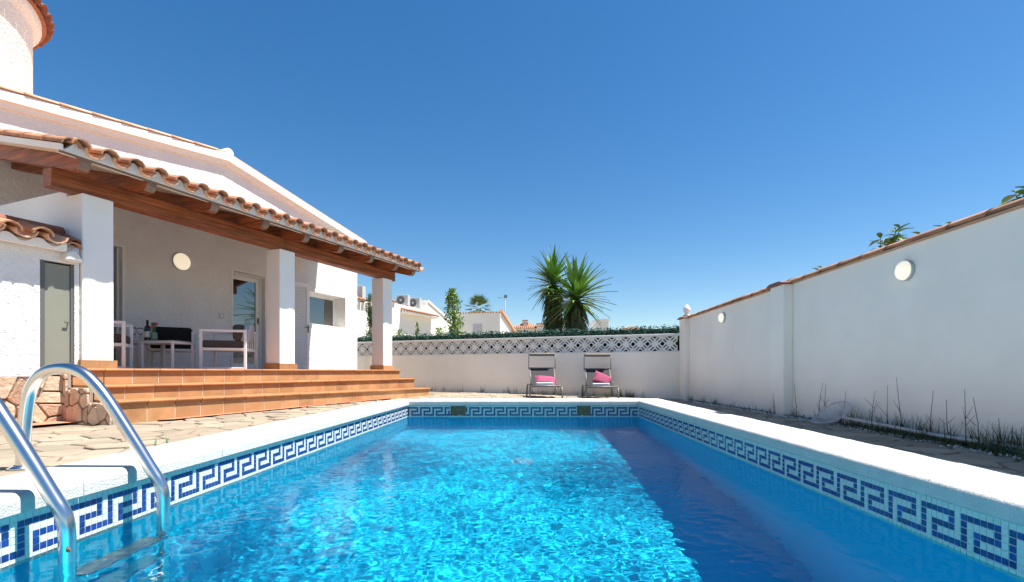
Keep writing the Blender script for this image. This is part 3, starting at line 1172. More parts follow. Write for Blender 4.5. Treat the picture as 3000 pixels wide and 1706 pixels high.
hb(mb, 5.635, 5.672, SW + .01, SW + .06, -.05, 1.10); hb(mb, 5.402, 5.428, SW + .01, SW + .06, -.05, 1.10)
mb.build('frame', M['darkframe'], sd_)
mb = MB(); hb(mb, 5.430, 5.631, SW + .02, SW + .05, -.04, 1.085)
mb.build('leaf', M['greydoor'], sd_, bevel=.003)
mb = MB()
mb.bar((-(SW - .01), -5.445, .50), (-(SW - .01), -5.485, .50), .010, .012)
mb.bar((-(SW + .02), -5.448, .50), (-(SW - .01), -5.448, .50), .010, .010)
mb.build('handle', M['darkframe'], sd_)
mb = MB(); hb(mb, 5.402, 5.672, SW + .1, SW + .12, -.05, 1.105)
mb.build('back_panel', M['dark'], shed)
# roof slab, scalloped front, tiles
ra = math.atan2(.24, .46)
mb = MB()
wz_prism(mb, [(.73, 1.215), (1.75, 1.215 + .27 * .98), (1.75, 1.215 + .27 * .98 + .05), (.73, 1.265)], 5.52, 8.6)
mb.build('roof_slab', M['white_mortar'], shed)
mb = MB()
SP = .228
pts = []
n = 140
for i in range(n + 1):
    s_ = 5.515 + 3.0 * i / n
    pts.append((s_, 1.262 - .030 * math.cos((s_ - 5.62) / SP * 2 * math.pi)))
for i in range(n):
    (a, za), (b, zb_) = pts[i], pts[i + 1]
    sz_prism(mb, [(a, 1.208), (b, 1.208), (b, zb_), (a, za)], .695, .76)
mb.build('eave_mortar', M['plaster'], shed)
for i in range(13):
    s_ = 5.62 + SP * (i + .5)
    for rw in range(2):
        w_ = .605 + rw * .34
        o = add('roof_tile', me_cover, shed, (-w_, -s_, 1.305 + (w_ - .605) * .27))
        o.rotation_euler = (Matrix.Rotation(math.pi / 2, 4, 'Z') @ Matrix.Rotation(math.atan(.27), 4, 'X')).to_euler()
        o = add('roof_tile', me_chan, shed, (-w_ - .01, -(s_ - SP / 2), 1.328 + (w_ - .605) * .27))
        o.rotation_euler = (Matrix.Rotation(math.pi / 2, 4, 'Z') @ Matrix.Rotation(math.atan(.27), 4, 'X')).to_euler()
me_rdg = barrel(.10, .085, .42).mesh('roof_tile', M['tile_dark'])
for i in range(8):
    o = add('roof_tile', me_rdg, shed, (-1.06, -(5.40 + i * .37), 1.435), (.03, 0, math.pi))
# broken tile and mortar at the pillar
mb = MB()
mb.prism([(5.37, 1.12), (5.53, 1.12), (5.50, 1.22), (5.44, 1.24), (5.40, 1.19)], lambda a_, b_, t_: (-t_, -a_, b_), .70, .90)
mb.build('mortar_lump', M['white_mortar'], shed, bevel=.02)
for k, (s_, w_, z_, a_) in enumerate(((5.455, .70, 1.25, .35), (5.40, .80, 1.31, .5), (5.44, .92, 1.36, .2))):
    o = add('broken_tile', barrel(.07, .06, .16).mesh('broken_tile', M['tile_dark'] if k else M['tile']), shed, (-w_, -s_, z_))
    o.rotation_euler = (a_, .3 * k, math.pi / 2 + .4 * k)

# ------------------------------------------------------------------ porch furniture
def cushion(mb, lo, hi, r_=.03):
    mb.box(lo, hi)


def armchair(label, loc, rz, wid, dep, cm, backh=.66):
    t_ = thing('armchair', label, 'armchair', loc, rz, 'white framed porch armchairs')
    f = .035
    H_ = .575
    for y0 in (0, wid - f):
        mb = MB()
        mb.box((0, y0, 0), (f, y0 + f, H_)); mb.box((dep - f, y0, 0), (dep, y0 + f, H_))
        mb.box((f, y0, H_ - f), (dep - f, y0 + f, H_)); mb.box((f, y0, 0), (dep - f, y0 + f, f * .8))
        mb.build('side_frame', M['whitealu'], t_, bevel=.004)
    mb = MB()
    z_ = .27
    mb.box((.004, f + .001, z_), (f, wid - f - .001, z_ + .04)); mb.box((dep - .05, f + .001, z_), (dep - .015, wid - f - .001, z_ + .04))
    mb.box((f, .003, z_), (dep - f, f - .003, z_ + .04)); mb.box((f, wid - f + .003, z_), (dep - f, wid - .003, z_ + .04))
    mb.build('seat_frame', M['whitealu'], t_, bevel=.003)
    mb = MB()
    for k in range(5):
        y_ = f + .04 + (wid - 2 * f - .08) * k / 4
        mb.box((dep - .030, y_ - .02, z_ + .04), (dep - .02, y_ + .02, H_ - .02))
    mb.box((dep - .034, f + .001, H_ - .02), (dep - .012, wid - f - .001, H_ + .01))
    mb.build('back_frame', M['whitealu'], t_)
    mb = MB(); mb.box((.02, f + .006, z_ + .042), (dep - .04, wid - f - .006, z_ + .15))
    o = mb.build('seat_cushion', M[cm], t_, bevel=.03); o.modifiers[0].segments = 4
    mb = MB(); mb.box((dep - .20, f + .008, z_ + .152), (dep - .045, wid - f - .008, backh))
    o = mb.build('back_cushion', M[cm], t_, bevel=.05); o.modifiers[0].segments = 4
    return t_


ch_r = armchair('white framed armchair with grey hat shaped cushion, in front of the glass door', (-4.733, 6.88, TF), R(16.6), .62, .60, 'browncushion')
armchair('white framed armchair with black back cushion, behind the low tables', (-5.165, 7.40, TF), R(122), .58, .50, 'darkcushion', .66)
armchair('white framed armchair partly hidden by the pillar next to the grey door', (-4.88 - .57 * .53, 5.80 + .57 * .85, TF), R(212), .57, .50, 'browncushion', .55)
# loose rounded pale cushion on the right chair
mb = MB()
pr = []
for k in range(9):
    a = math.pi * k / 8
    pr.append((math.cos(a) * .155, .43 + .27 * math.sin(a) ** .8))
mb.prism([(p[0], p[1]) for p in pr] + [(-.155, .40), (.155, .40)], lambda a_, b_, t_: (t_, a_, b_), -.05, .05)
o = mb.build('scatter_cushion', M['greycushion'], None, bevel=.03)
o.modifiers[0].segments = 4
o.location = Vector((-4.733, 6.88, TF)) + Vector((math.cos(R(16.6)) * .50 - math.sin(R(16.6)) * .20, math.sin(R(16.6)) * .50 + math.cos(R(16.6)) * .20, .0))
o.rotation_euler = (0, R(8), R(16.6))
tag(o, 'pale grey round topped cushion leaning on the armchair by the glass door', 'cushion')


def low_table(label, loc, wx, wy, h_):
    t_ = thing('low_table', label, 'table', loc, 0, 'low tables on the porch')
    f = .028
    for y0 in (0, wy - f):
        mb = MB()
        mb.box((0, y0, 0), (f, y0 + f, h_)); mb.box((wx - f, y0, 0), (wx, y0 + f, h_))
        mb.box((f, y0, h_ - f), (wx - f, y0 + f, h_)); mb.box((f, y0, 0), (wx - f, y0 + f, f * .8))
        mb.build('leg_frame', M['whitealu'], t_, bevel=.003)
    mb = MB()
    for x0 in (0.002, wx - f + .002):
        mb.box((x0, f + .001, h_ - f), (x0 + f - .004, wy - f - .001, h_ - .004))
    mb.build('rail', M['whitealu'], t_)
    mb = MB(); mb.box((.004, .004, h_ + .001), (wx - .004, wy - .004, h_ + .012))
    mb.build('table_top', M['tabletop'], t_, bevel=.002)
    return t_


low_table('small white framed table carrying the wine bottle and flower vase', (-5.365, 6.62, TF), .45, .42, .385)
low_table('low white framed table carrying two wine glasses, beside the bottle table', (-6.02, 6.66, TF), .63, .42, .385)
TT = TF + .385 + .013
# bottle
t_ = thing('wine_bottle', 'dark wine bottle with pale label on the small porch table', 'bottle', (px(432, 6.78), 6.78, TT))
mb = MB(); mb.lathe([(0, 0), (.036, 0), (.037, .01), (.037, .17), (.030, .20), (.014, .225), (.013, .29), (0, .29)], n=18)
mb.build('body', M['bottle'], t_)
mb = MB(); mb.lathe([(.0375, .05), (.0376, .13)], n=18)
mb.build('label', M['paper'], t_)
mb = MB(); mb.lathe([(.0145, .24), (.0145, .292), (0, .293)], n=14)
mb.build('capsule', M['darkcushion'], t_)
# vase with flowers
t_ = thing('flower_vase', 'green glass vase of pink flowers beside the dark wine bottle', 'vase', (px(450, 6.80), 6.80, TT))
mb = MB(); mb.lathe([(0, 0), (.040, 0), (.045, .04), (.042, .10), (.036, .125), (.034, .125), (0, .11)], n=16)
mb.build('body', M['vase'], t_)
rf = random.Random(4)
mbl = MB(); mbs = MB()
for k in range(9):
    a = rf.uniform(0, 6.28); rr = rf.uniform(.01, .065); hh = rf.uniform(.17, .26)
    p = (rr * math.cos(a), rr * math.sin(a), hh)
    mbs.tube([(0, 0, .09), (p[0] * .5, p[1] * .5, hh * .7), p], .003, 5)
    if k < 6:
        mf = MB()
        for j in range(6):
            b_ = j * math.pi / 3
            mf.poly([(0, 0, 0), (.018 * math.cos(b_ - .5), .018 * math.sin(b_ - .5), .012), (.03 * math.cos(b_), .03 * math.sin(b_), .02), (.018 * math.cos(b_ + .5), .018 * math.sin(b_ + .5), .012)], [(0, 1, 2, 3)])
        mf.lathe([(.012, 0), (.008, .018), (0, .022)], n=6)
        mf.build('flower', M['petal'], t_, p, (rf.uniform(-.5, .5), rf.uniform(-.5, .5), 0))
    else:
        for j in range(4):
            b_ = rf.uniform(0, 6.28)
            q_ = Vector(p) * rf.uniform(.7, 1)
            e = q_ + Vector((.05 * math.cos(b_), .05 * math.sin(b_), .02))
            sd = Vector((-math.sin(b_), math.cos(b_), 0)) * .01
            mbl.poly([q_, (q_ + e) / 2 + sd, e, (q_ + e) / 2 - sd], [(0, 1, 2, 3)])
mbs.build('stem', M['shrub'], t_)
mbl.build('foliage', M['shrub'], t_)
# wine glasses
g0 = thing('wine_glass', 'clear wine glass standing nearer the pillar on the porch table', 'wine glass', (px(391, 6.80), 6.80, TT), 0, 'wine glasses on the porch table')
mb = MB(); mb.lathe([(.012, .085), (.030, .105), (.038, .135), (.036, .165), (.030, .19), (.0285, .19), (.034, .163), (.0365, .135), (.029, .107), (.006, .088), (0, .088)], n=18)
mb.build('bowl', M['clear'], g0)
mb = MB(); mb.lathe([(0, 0), (.032, 0), (.032, .003), (.006, .008), (.0035, .02), (.0035, .075), (.012, .085)], n=14)
mb.build('stem', M['clear'], g0)
g1 = copy_tree(g0)
g1.location = (px(411, 6.86), 6.86, TT)
g1['label'] = 'clear wine glass standing nearer the dark bottle on the porch table'

# ------------------------------------------------------------------ right boundary wall
WX = 3.10
bw = thing('boundary_wall', 'long smooth white wall with terracotta coping beside the pool', 'wall', (WX, 5, 0))
mb = MB()
mb.box((0, -5.6, -.75), (.22, 4.9, 1.03))
mb.build('wall_face', M['wallpaint'], bw)
for (y0, y1, xf) in ((5.67, 5.98, 2.984), (9.36, 9.67, 3.0)):
    mb = MB()
    mb.box((xf - WX, y0 - 5, -.75), (-.001, y1 - 5, 1.03))
    mb.build('pilaster', M['wallpaint'], bw, bevel=.008)
mb = MB()
mb.box((-.02, -5.6, 1.031), (.24, 4.9, 1.045))
mb.build('mortar_bed', M['tile_pale'], bw)
me_cp = barrel(.155, .13, .40, th=.016, n=8).mesh('coping_tile', M['tile'])
y = -.5
rt = random.Random(9)
while y < 9.7:
    add('coping_tile', me_cp, bw, (.105 + rt.uniform(-.01, .01), y - 5, 1.043 + rt.uniform(-.004, .004)), (R(2.2) + rt.uniform(-.01, .01), rt.uniform(-.04, .04), rt.uniform(-.02, .02)), scale=(1, 1, .5))
    y += .312
# tile caps over the pilasters
for (y0, y1, xf) in ((5.64, 6.01, 2.95), (9.33, 9.70, 2.965)):
    mb = MB()
    mb.prism([(0, 0), (.37, 0), (.37, .012), (.30, .035), (.07, .035), (0, .012)], lambda a_, b_, t_: (t_, a_, b_), xf - WX, .06)
    mb.build('pilaster_cap', M['tile_dark'], bw, (0, y0 - 5, 1.032))
mb = MB()
mb.lathe([(0, 0), (.075, 0), (.08, .02), (.05, .035), (.035, .055), (.05, .075), (.07, .11), (.072, .14), (.055, .18), (.03, .21), (.012, .235), (0, .24)], n=16)
mb.build('finial', M['white_mortar'], bw, (.0, 4.515, 1.085))
wall_lamp((WX - .001, 3.955, pz(793, 3.955)), math.pi, .083, .075, 'round domed cream lamp high on the right wall, nearer one', 'round wall lamps')
wall_lamp((WX - .001, 7.71, pz(931, 7.71)), math.pi, .083, .075, 'round domed cream lamp on the right wall close to the finial post', 'round wall lamps')

# ------------------------------------------------------------------ back garden wall with pierced blocks
GA = math.pi - HA
gw = thing('garden_wall', 'low white wall topped by a band of pierced concrete blocks', 'wall', (3.02, 9.80, 0), GA)
GL = 9.4
mb = MB(); mb.box((-.10, -.16, -.75), (GL, 0, .395)); mb.build('wall_face', M['wallpaint'], gw)
mb = MB(); mb.box((-.10, -.17, .396), (GL, .008, .418)); mb.build('ledge', M['white_mortar'], gw)
mb = MB(); mb.box((-.10, -.18, .722), (GL, .015, .770)); mb.build('wall_cap', M['white_mortar'], gw, bevel=.008)

# one pierced block: outline with half holes, slots across the diagonals
BS = .30


def block_mesh():
    cu = bpy.data.curves.new('block', 'CURVE')
    cu.dimensions = '2D'
    cu.fill_mode = 'BOTH'
    cu.extrude = .027

    def ring(pts):
        sp = cu.splines.new('POLY')
        sp.points.add(len(pts) - 1)
        for p, q_ in zip(sp.points, pts):
            p.co = (q_[0], q_[1], 0, 1)
        sp.use_cyclic_u = True
    r_ = .040
    b = .002
    w0, w1, h0, h1 = b, BS - b, 0.0, BS
    out_ = [(w0, h0)]

    def arc(cx, cy, a0, a1, n=6):
        return [(cx + r_ * math.cos(R(a0 + (a1 - a0) * k / n)), cy + r_ * math.sin(R(a0 + (a1 - a0) * k / n))) for k in range(n + 1)]
    out_ += arc(BS / 2, h0, 180, 0) + [(w1, h0)] + arc(w1, BS / 2, 270, 90) + [(w1, h1)] + arc(BS / 2, h1, 0, -180) + [(w0, h1)] + arc(w0, BS / 2, 90, -90)
    ring(out_)
    c_ = BS / 2
    for (hx, hy), (kx, ky) in (((0, c_), (c_, BS)), ((0, c_), (c_, 0)), ((BS, c_), (c_, BS)), ((BS, c_), (c_, 0))):
        ux, uy = (kx - hx), (ky - hy)
        l = math.hypot(ux, uy); ux, uy = ux / l, uy / l
        for f_ in (.36, .64):
            mx_, my_ = hx + (kx - hx) * f_, hy + (ky - hy) * f_
            L2, W2 = .044, .0125
            ring([(mx_ - uy * L2 + ux * W2, my_ + ux * L2 + uy * W2), (mx_ + uy * L2 + ux * W2, my_ - ux * L2 + uy * W2),
                  (mx_ + uy * L2 - ux * W2, my_ - ux * L2 - uy * W2), (mx_ - uy * L2 - ux * W2, my_ + ux * L2 - uy * W2)])
    ob = bpy.data.objects.new('tmp', cu)
    COL.objects.link(ob)
    dg = bpy.context.evaluated_depsgraph_get()
    me_ = bpy.data.meshes.new_from_object(ob.evaluated_get(dg))
    bpy.data.objects.remove(ob)
    me_.materials.clear()
    me_.materials.append(M['white_mortar'])
    me_.name = 'lattice_block'
    return me_


bm_ = block_mesh()
for k in range(int(GL / BS)):
    add('lattice_block', bm_, gw, (k * BS + .02, -.045, .4195), (R(90), 0, 0))

# artificial hedge screen behind the wall
def leaf_cloud(mb, n, place, size, rnd_, flat=.5):
    for _ in range(n):
        p = Vector(place())
        d = Vector((rnd_.gauss(0, 1), rnd_.gauss(0, 1), rnd_.gauss(0, 1) * flat + .2)).normalized()
        s_ = d.cross(Vector((rnd_.gauss(0, 1), rnd_.gauss(0, 1), rnd_.gauss(0, 1)))).normalized()
        l = size * rnd_.uniform(.6, 1.3)
        w = l * .32
        mb.poly([p - d * l * .5, p + s_ * w * .5, p + d * l * .5, p - s_ * w * .5], [(0, 1, 2, 3)])


rh = random.Random(31)
mb = MB()
leaf_cloud(mb, 9000, lambda: (rh.uniform(0, GL), -.25 + rh.gauss(0, .03), .66 + (.29 + .02 * rh.gauss(0, 1)) * rh.random()), .07, rh)
hd = mb.build('hedge_screen', M['hedge'], None, (3.02, 9.80, 0), (0, 0, GA), fix=False)
tag(hd, 'dark green artificial hedge screen running behind the pierced wall', 'hedge', None, 'stuff')
mb = MB(); mb.box((-.02, -.02, -.7), (.02, .02, .93)); mb.box((-.024, -.024, .93), (.024, .024, .945))
o = mb.build('fence_post', M['greymetal'], None, (px(1986, 10.15), 10.15, 0))
tag(o, 'thin dark metal post at the hedge end beside the finial pillar', 'post')

mb = MB(); mb.box((-.4, -.285, .2), (GL, -.275, .90)); tag(mb.build('screen_backing', M['darkgreen'], hd), kind='stuff')  # hedge backing, coloured extra dark to put shade into the block holes

# ------------------------------------------------------------------ sun loungers
def lounger(label, loc, rz, dep=.98, wid=.60):
    t_ = thing('sun_lounger', label, 'sun lounger', loc, rz, 'sun loungers by the back wall')
    hh = .235
    mb = MB()
    for x in (-wid / 2, wid / 2):
        mb.tube([(x, 0, hh), (x, dep, hh)], .015, 8)
    mb.tube([(-wid / 2, 0, hh), (wid / 2, 0, hh)], .015, 8)
    mb.tube([(-wid / 2, dep, hh), (wid / 2, dep, hh)], .015, 8)
    mb.build('frame', M['alu'], t_)
    for x in (-wid / 2, wid / 2):
        for y_ in (.03, dep - .03):
            mb = MB()
            mb.tube([(x, y_, hh), (x * 1.05, y_ - .02, .10), (x * 1.05, y_ - .02, 0)], .017, 8)
            mb.build('leg', M['alu'], t_)
    mb = MB()
    n = 8
    for i in range(n):
        y0, y1 = .02 + (dep - .40) * i / n, .02 + (dep - .40) * (i + 1) / n
        sag0, sag1 = .035 * math.sin(math.pi * i / n), .035 * math.sin(math.pi * (i + 1) / n)
        w2 = wid / 2 - .02
        mb.poly([(-w2, y0, hh + .005 - sag0), (w2, y0, hh + .005 - sag0), (w2, y1, hh + .005 - sag1), (-w2, y1, hh + .005 - sag1),
                 (-w2, y0, hh - sag0), (w2, y0, hh - sag0), (w2, y1, hh - sag1), (-w2, y1, hh - sag1)], [(0, 1, 2, 3), (4, 5, 6, 7), (0, 3, 7, 4), (1, 2, 6, 5)], 0, True)
    mb.build('seat', M['sling'], t_)
    # backrest, raised
    y0, z0, y1, z1 = dep - .40, hh + .01, dep - .12, .585
    bwid = wid / 2 - .05
    mb = MB()
    mb.tube([(-bwid, y0, z0), (-bwid, y1, z1), ], .012, 8)
    mb.tube([(bwid, y0, z0), (bwid, y1, z1)], .012, 8)
    mb.tube([(-bwid - .03, y1, z1), (bwid + .03, y1, z1)], .013, 8)
    bf = mb.build('backrest_frame', M['alu'], t_)
    mb = MB()
    mb.poly([(-bwid, y0, z0), (bwid, y0, z0), (bwid, y1, z1), (-bwid, y1, z1), (-bwid, y0 + .006, z0), (bwid, y0 + .006, z0), (bwid, y1 + .006, z1), (-bwid, y1 + .006, z1)],
            [(0, 1, 2, 3), (7, 6, 5, 4), (0, 4, 5, 1), (2, 6, 7, 3), (1, 5, 6, 2), (0, 3, 7, 4)])
    mb.build('backrest', M['sling'], t_)
    # canopy on two bent arms
    cz = .87
    for x in (-bwid - .03, bwid + .03):
        mb = MB()
        mb.tube([(x, y1, z1 - .03), (x, y1 - .02, cz)], .009, 8)
        mb.build('canopy_arm', M['alu'], t_)
    mb = MB()
    w3 = bwid + .01
    pr = [(y1 - .06, cz - .030), (y1 - .065, cz + .012), (y1 - .03, cz + .040), (y1 + .08, cz + .036), (y1 + .10, cz + .020), (y1 + .07, cz - .012), (y1 - .03, cz - .034)]
    mb.prism(pr, lambda a_, b_, c_: (c_, a_, b_), -w3, w3)
    mb.tube([(-w3 - .02, y1 - .02, cz), (w3 + .02, y1 - .02, cz)], .011, 8)
    mb.build('canopy', M['canopy'], t_)
    return t_


def lz(x, y): return deck_z(x, y) + .004


l1 = lounger('grey mesh sun lounger with canopy bar and flat pink cushion', (px(1600, 9.30), 9.30, lz(.2, 9.4)), R(4))
l2 = lounger('grey mesh sun lounger with canopy bar and upright pink cushion', (px(1764, 9.26), 9.26, lz(1.3, 9.4)), R(-2))


def pillow(label, loc, rot, w, h, t_):
    mb = MB()
    n = 10
    for sgn in (1, -1):
        b0 = len(mb.v)
        for j in range(n + 1):
            for i in range(n + 1):
                u, v = i / n * 2 - 1, j / n * 2 - 1
                th = t_ * (max(0, 1 - u ** 4) * max(0, 1 - v ** 4)) ** .6
                pin = 1 - .07 * (1 - abs(v)) * abs(u) ** 3
                pin2 = 1 - .07 * (1 - abs(u)) * abs(v) ** 3
                mb.v.append((u * w / 2 * pin, sgn * th / 2, v * h / 2 * pin2))
        for j in range(n):
            for i in range(n):
                q_ = (b0 + j * (n + 1) + i, b0 + j * (n + 1) + i + 1, b0 + (j + 1) * (n + 1) + i + 1, b0 + (j + 1) * (n + 1) + i)
                mb.f.append(q_ if sgn < 0 else q_[::-1]); mb.m.append(0); mb.sm.append(True)
    o = mb.build('cushion', M['pink'], None, loc, rot, fix=False)
    return tag(o, label, 'cushion', 'pink cushions on the loungers')


def on(l, x, y, z):
    c_, s_ = math.cos(l.rotation_euler.z), math.sin(l.rotation_euler.z)
    return (l.location.x + x * c_ - y * s_, l.location.y + x * s_ + y * c_, l.location.z + z)


pillow('raspberry pink cushion lying low across its lounger', on(l1, .03, .44, .325), (R(-52), R(5), R(4)), .42, .27, .12)
pillow('raspberry pink cushion standing on one corner on its lounger', on(l2, .05, .47, .365), (R(-30), R(24), R(-2)), .36, .28, .13)


def towel(label, loc, rz):
    mb = MB()
    for k in range(3):
        mb.box((-.17 + .004 * k, -.09, .022 * k), (.17 - .003 * k, .09, .022 * k + .0205))
    o = mb.build('towel', M['towel'], None, loc, (0, 0, rz), bevel=.009)
    return tag(o, label, 'towel', 'folded towels on the loungers')


towel('folded white towel in front of the low lying pink cushion', on(l1, -.01, .17, .232), R(4))
towel('folded white towel in front of the upright pink cushion', on(l2, .0, .17, .232), R(-2))

# ------------------------------------------------------------------ pool ladder
ld_ = thing('pool_ladder', 'stainless steel pool ladder with two arched handrails at the pool edge', 'ladder', (-2.156, 2.30, 0))


def smooth_path(pts, it=3):
    for _ in range(it):
        out_ = [pts[0]]
        for a, b in zip(pts[:-1], pts[1:]):
            out_.append(tuple(a[i] * .75 + b[i] * .25 for i in range(len(a))))
            out_.append(tuple(a[i] * .25 + b[i] * .75 for i in range(len(a))))
        out_.append(pts[-1])
        pts = out_
    return pts


prof = [(-1.957, -1.75), (-1.957, -1.0), (-1.957, -.78), (-1.958, -.66), (-1.975, -.595), (-2.015, -.535), (-2.098, -.399), (-2.229, -.193), (-2.300, -.092), (-2.385, -.005), (-2.49, .024), (-2.60, .000), (-2.665, -.08), (-2.69, -.19), (-2.703, -.344), (-2.712, -.56)]
for y_ in (2.035, 2.57):
    mb = MB()
    mb.tube(smooth_path([(x + 2.156, y_ - 2.30, z) for x, z in prof]), .0295, 20)
    ra_ = mb.build('handrail', M['steel'], ld_)
    mb = MB()
    mb.lathe([(.032, 0), (.06, 0), (.06, .008), (.034, .02)], n=20)
    mb.build('base_flange', M['steel'], ra_, (-2.711 + 2.156, y_ - 2.30, -.519))
mb = MB(); mb.lathe([(.0, 0), (.010, .0), (.008, .001), (0, .0015)], n=10, axis='y')
mb.build('rust_spot', M['rust'], ld_, (.232, -.265 - .031, -.745), (0, 0, math.pi))
for z in (-1.05, -1.33, -1.61):
    mb = MB()
    mb.box((.14, -.23, z - .012), (.25, .236, z + .012))
    mb.build('tread', M['steel'], ld_, bevel=.006)

# ------------------------------------------------------------------ pool net, hose, gravel, weeds
pn = thing('pool_net', 'white leaf skimmer net lying against the right wall with its pole', 'pool net', (2.86, 4.55, -.515))
mb = MB()
rim = [(.0, .33, .02), (-.10, .18, .015), (-.10, .0, .02), (.0, -.12, .07), (.12, -.10, .17), (.17, .06, .23), (.15, .24, .20), (.08, .33, .10)]
rim_s = smooth_path(rim + [rim[0]], 2)
mb.tube(rim_s, .006, 6, cap=False)
mb.build('net_rim', M['nb_grey'], pn)
mb = MB()
cc = (.06, .10, .03)
n = len(rim_s)
vs = list(rim_s) + [tuple(rim_s[i][k] * .55 + cc[k] * .45 + (0, 0, -.02)[k] for k in range(3)) for i in range(n)] + [cc]
fs = [(i, (i + 1) % n, n + (i + 1) % n, n + i) for i in range(n)] + [(n + i, n + (i + 1) % n, 2 * n) for i in range(n)]
mb.poly(vs, fs, 0, True)
mb.build('net_mesh', M['net'], pn, fix=False)
mb = MB(); mb.tube([(.02, -.12, .09), (.13, -1.0, .045), (.205, -1.9, .035)], .013, 8)
mb.build('pole', M['nb_grey'], pn)
mb = MB()
mb.tube(smooth_path([(2.98, 3.15, -.49), (2.96, 2.9, -.495), (2.98, 2.6, -.495), (2.95, 2.2, -.495)], 2), .014, 8)
tag(mb.build('garden_hose', M['hose']), 'dark green garden hose lying at the foot of the right wall', 'hose')

rg = random.Random(77)
mb = MB()
for _ in range(5200):
    x = WX - abs(rg.gauss(0, .085)) - .01; y = rg.uniform(1.5, 9.4)
    if 5.65 < y < 6.0 and x > 2.97: continue
    r_ = rg.uniform(.005, .012)
    z = deck_z(x, y) + r_ * .3
    mb.poly([(x + r_, y, z), (x, y + r_, z), (x - r_, y, z), (x, y - r_, z), (x + r_ * .2, y, z + r_), (x, y, z - r_)],
            [(0, 1, 4), (1, 2, 4), (2, 3, 4), (3, 0, 4)])
tag(mb.build('white_gravel', M['gravel'], fix=False), kind='stuff')


def blade(mb, p, h_, lean, w, rnd_, seg=3):
    a = rnd_.uniform(0, 6.28)
    dx, dy = math.cos(a) * lean, math.sin(a) * lean
    sx, sy = -math.sin(a + rnd_.uniform(-1, 1)) * w, math.cos(a) * w
    vs = []
    for k in range(seg + 1):
        t_ = k / seg
        ww_ = (1 - t_) * .9 + .1
        c_ = (p[0] + dx * t_ ** 1.7, p[1] + dy * t_ ** 1.7, p[2] + h_ * t_)
        vs += [(c_[0] - sx * ww_, c_[1] - sy * ww_, c_[2]), (c_[0] + sx * ww_, c_[1] + sy * ww_, c_[2])]
    mb.poly(vs, [(2 * k, 2 * k + 1, 2 * k + 3, 2 * k + 2) for k in range(seg)])


mb = MB()
for _ in range(200):                        # clumps along the right wall
    cy = rg.choice([rg.uniform(2.0, 4.6), rg.uniform(2.0, 9.3), rg.gauss(3.2, .8)])
    if cy < 1.6 or cy > 9.3: continue
    cx = WX - .03 - abs(rg.gauss(0, .07))
    for k in range(rg.randint(4, 12)):
        x, y = min(cx + rg.gauss(0, .02), WX - .012), cy + rg.gauss(0, .03)
        blade(mb, (x, y, deck_z(x, y)), rg.uniform(.03, .17) * (1.2 if cy < 5 else .8), rg.uniform(.02, .11), .0026, rg)
for _ in range(60):                         # tufts at the back wall
    t_ = rg.choice([rg.uniform(.9, 1.55), rg.uniform(1.9, 3.3), rg.uniform(0, 7)])
    bx, by = 3.02 - t_ * math.cos(HA), 9.80 + t_ * math.sin(HA)
    for k in range(rg.randint(3, 8)):
        x, y = bx + rg.gauss(0, .04), by - .03 - abs(rg.gauss(0, .02))
        blade(mb, (x, y, deck_z(x, y)), rg.uniform(.05, .2), rg.uniform(.01, .04), .004, rg)
tag(mb.build('wall_weeds', M['weed'], fix=False), kind='stuff')
# the low creeping mat along the wall
mb = MB()
leaf_cloud(mb, 4200, lambda: (lambda y_: (WX - .06 - abs(rg.gauss(0, .05)), y_, deck_z(WX, y_) + abs(rg.gauss(.012, .012))))(rg.choice([rg.uniform(2.1, 4.5), rg.gauss(3.3, .6), rg.uniform(2, 9)])), .03, rg, .3)
tag(mb.build('ground_cover', M['weed'], fix=False), kind='stuff')
# tall dry weeds seen one by one
stalks = [(2645, 1105, 3.95), (2600, 1128, 4.12), (2555, 1145, 4.3), (2470, 1145, 4.6), (2420, 1125, 4.9), (2400, 1122, 5.1), (2335, 1125, 5.35), (2272, 1150, 5.7),
          (2725, 1142, 3.65), (2780, 1172, 3.45), (2830, 1140, 3.3), (2868, 1165, 3.2), (2935, 1225, 3.1), (2985, 1250, 3.0)]
for i, (u, v_, Y) in enumerate(stalks):
    x = min(px(u, Y), WX - .03)
    base = (x, Y, deck_z(x, Y))
    h_ = max(.15, pz(v_, Y) - base[2])
    mb = MB()
    a = rg.uniform(-.06, .06)
    mid = (rg.uniform(-.015, .015), a * .4, h_ * .5)
    top = (min(.02, rg.uniform(-.03, .02)), a, h_)
    mb.tube([(0, 0, 0), mid, top], [.003, .0022, .0014], 5)
    for k in range(rg.randint(2, 5)):
        t_ = rg.uniform(.1, .6)
        b0 = Vector(top) * t_
        mb.tube([b0, b0 + Vector((rg.uniform(-.05, .01), rg.uniform(-.08, .08), rg.uniform(.05, .12)))], [.002, .001], 4)
    o = mb.build('dry_weed', M['drystem'], None, base)
    lb = {2420: 'dry weed stalk rising behind the pool net, on its pole side', 2400: 'dry weed stalk rising right behind the middle of the pool net',
          2335: 'lone dry weed stalk between the pool net and the wall pilaster', 2272: 'dry weed stalk leaning in front of the middle wall pilaster'}.get(u)
    if lb is None:
        order = sorted(q_[0] for q_ in stalks if q_[0] > 2440)
        k_ = order.index(u)
        words = ('first', 'second', 'third', 'fourth', 'fifth', 'fifth', 'fourth', 'third', 'second', 'first')
        lb = '%s tall dry weed stalk %s' % (words[k_], 'along the pole, counted from the pool net' if k_ < 5 else 'at the wall foot, counted from the green hose end')
    tag(o, lb, 'weed', 'dry weed stalks along the right wall')
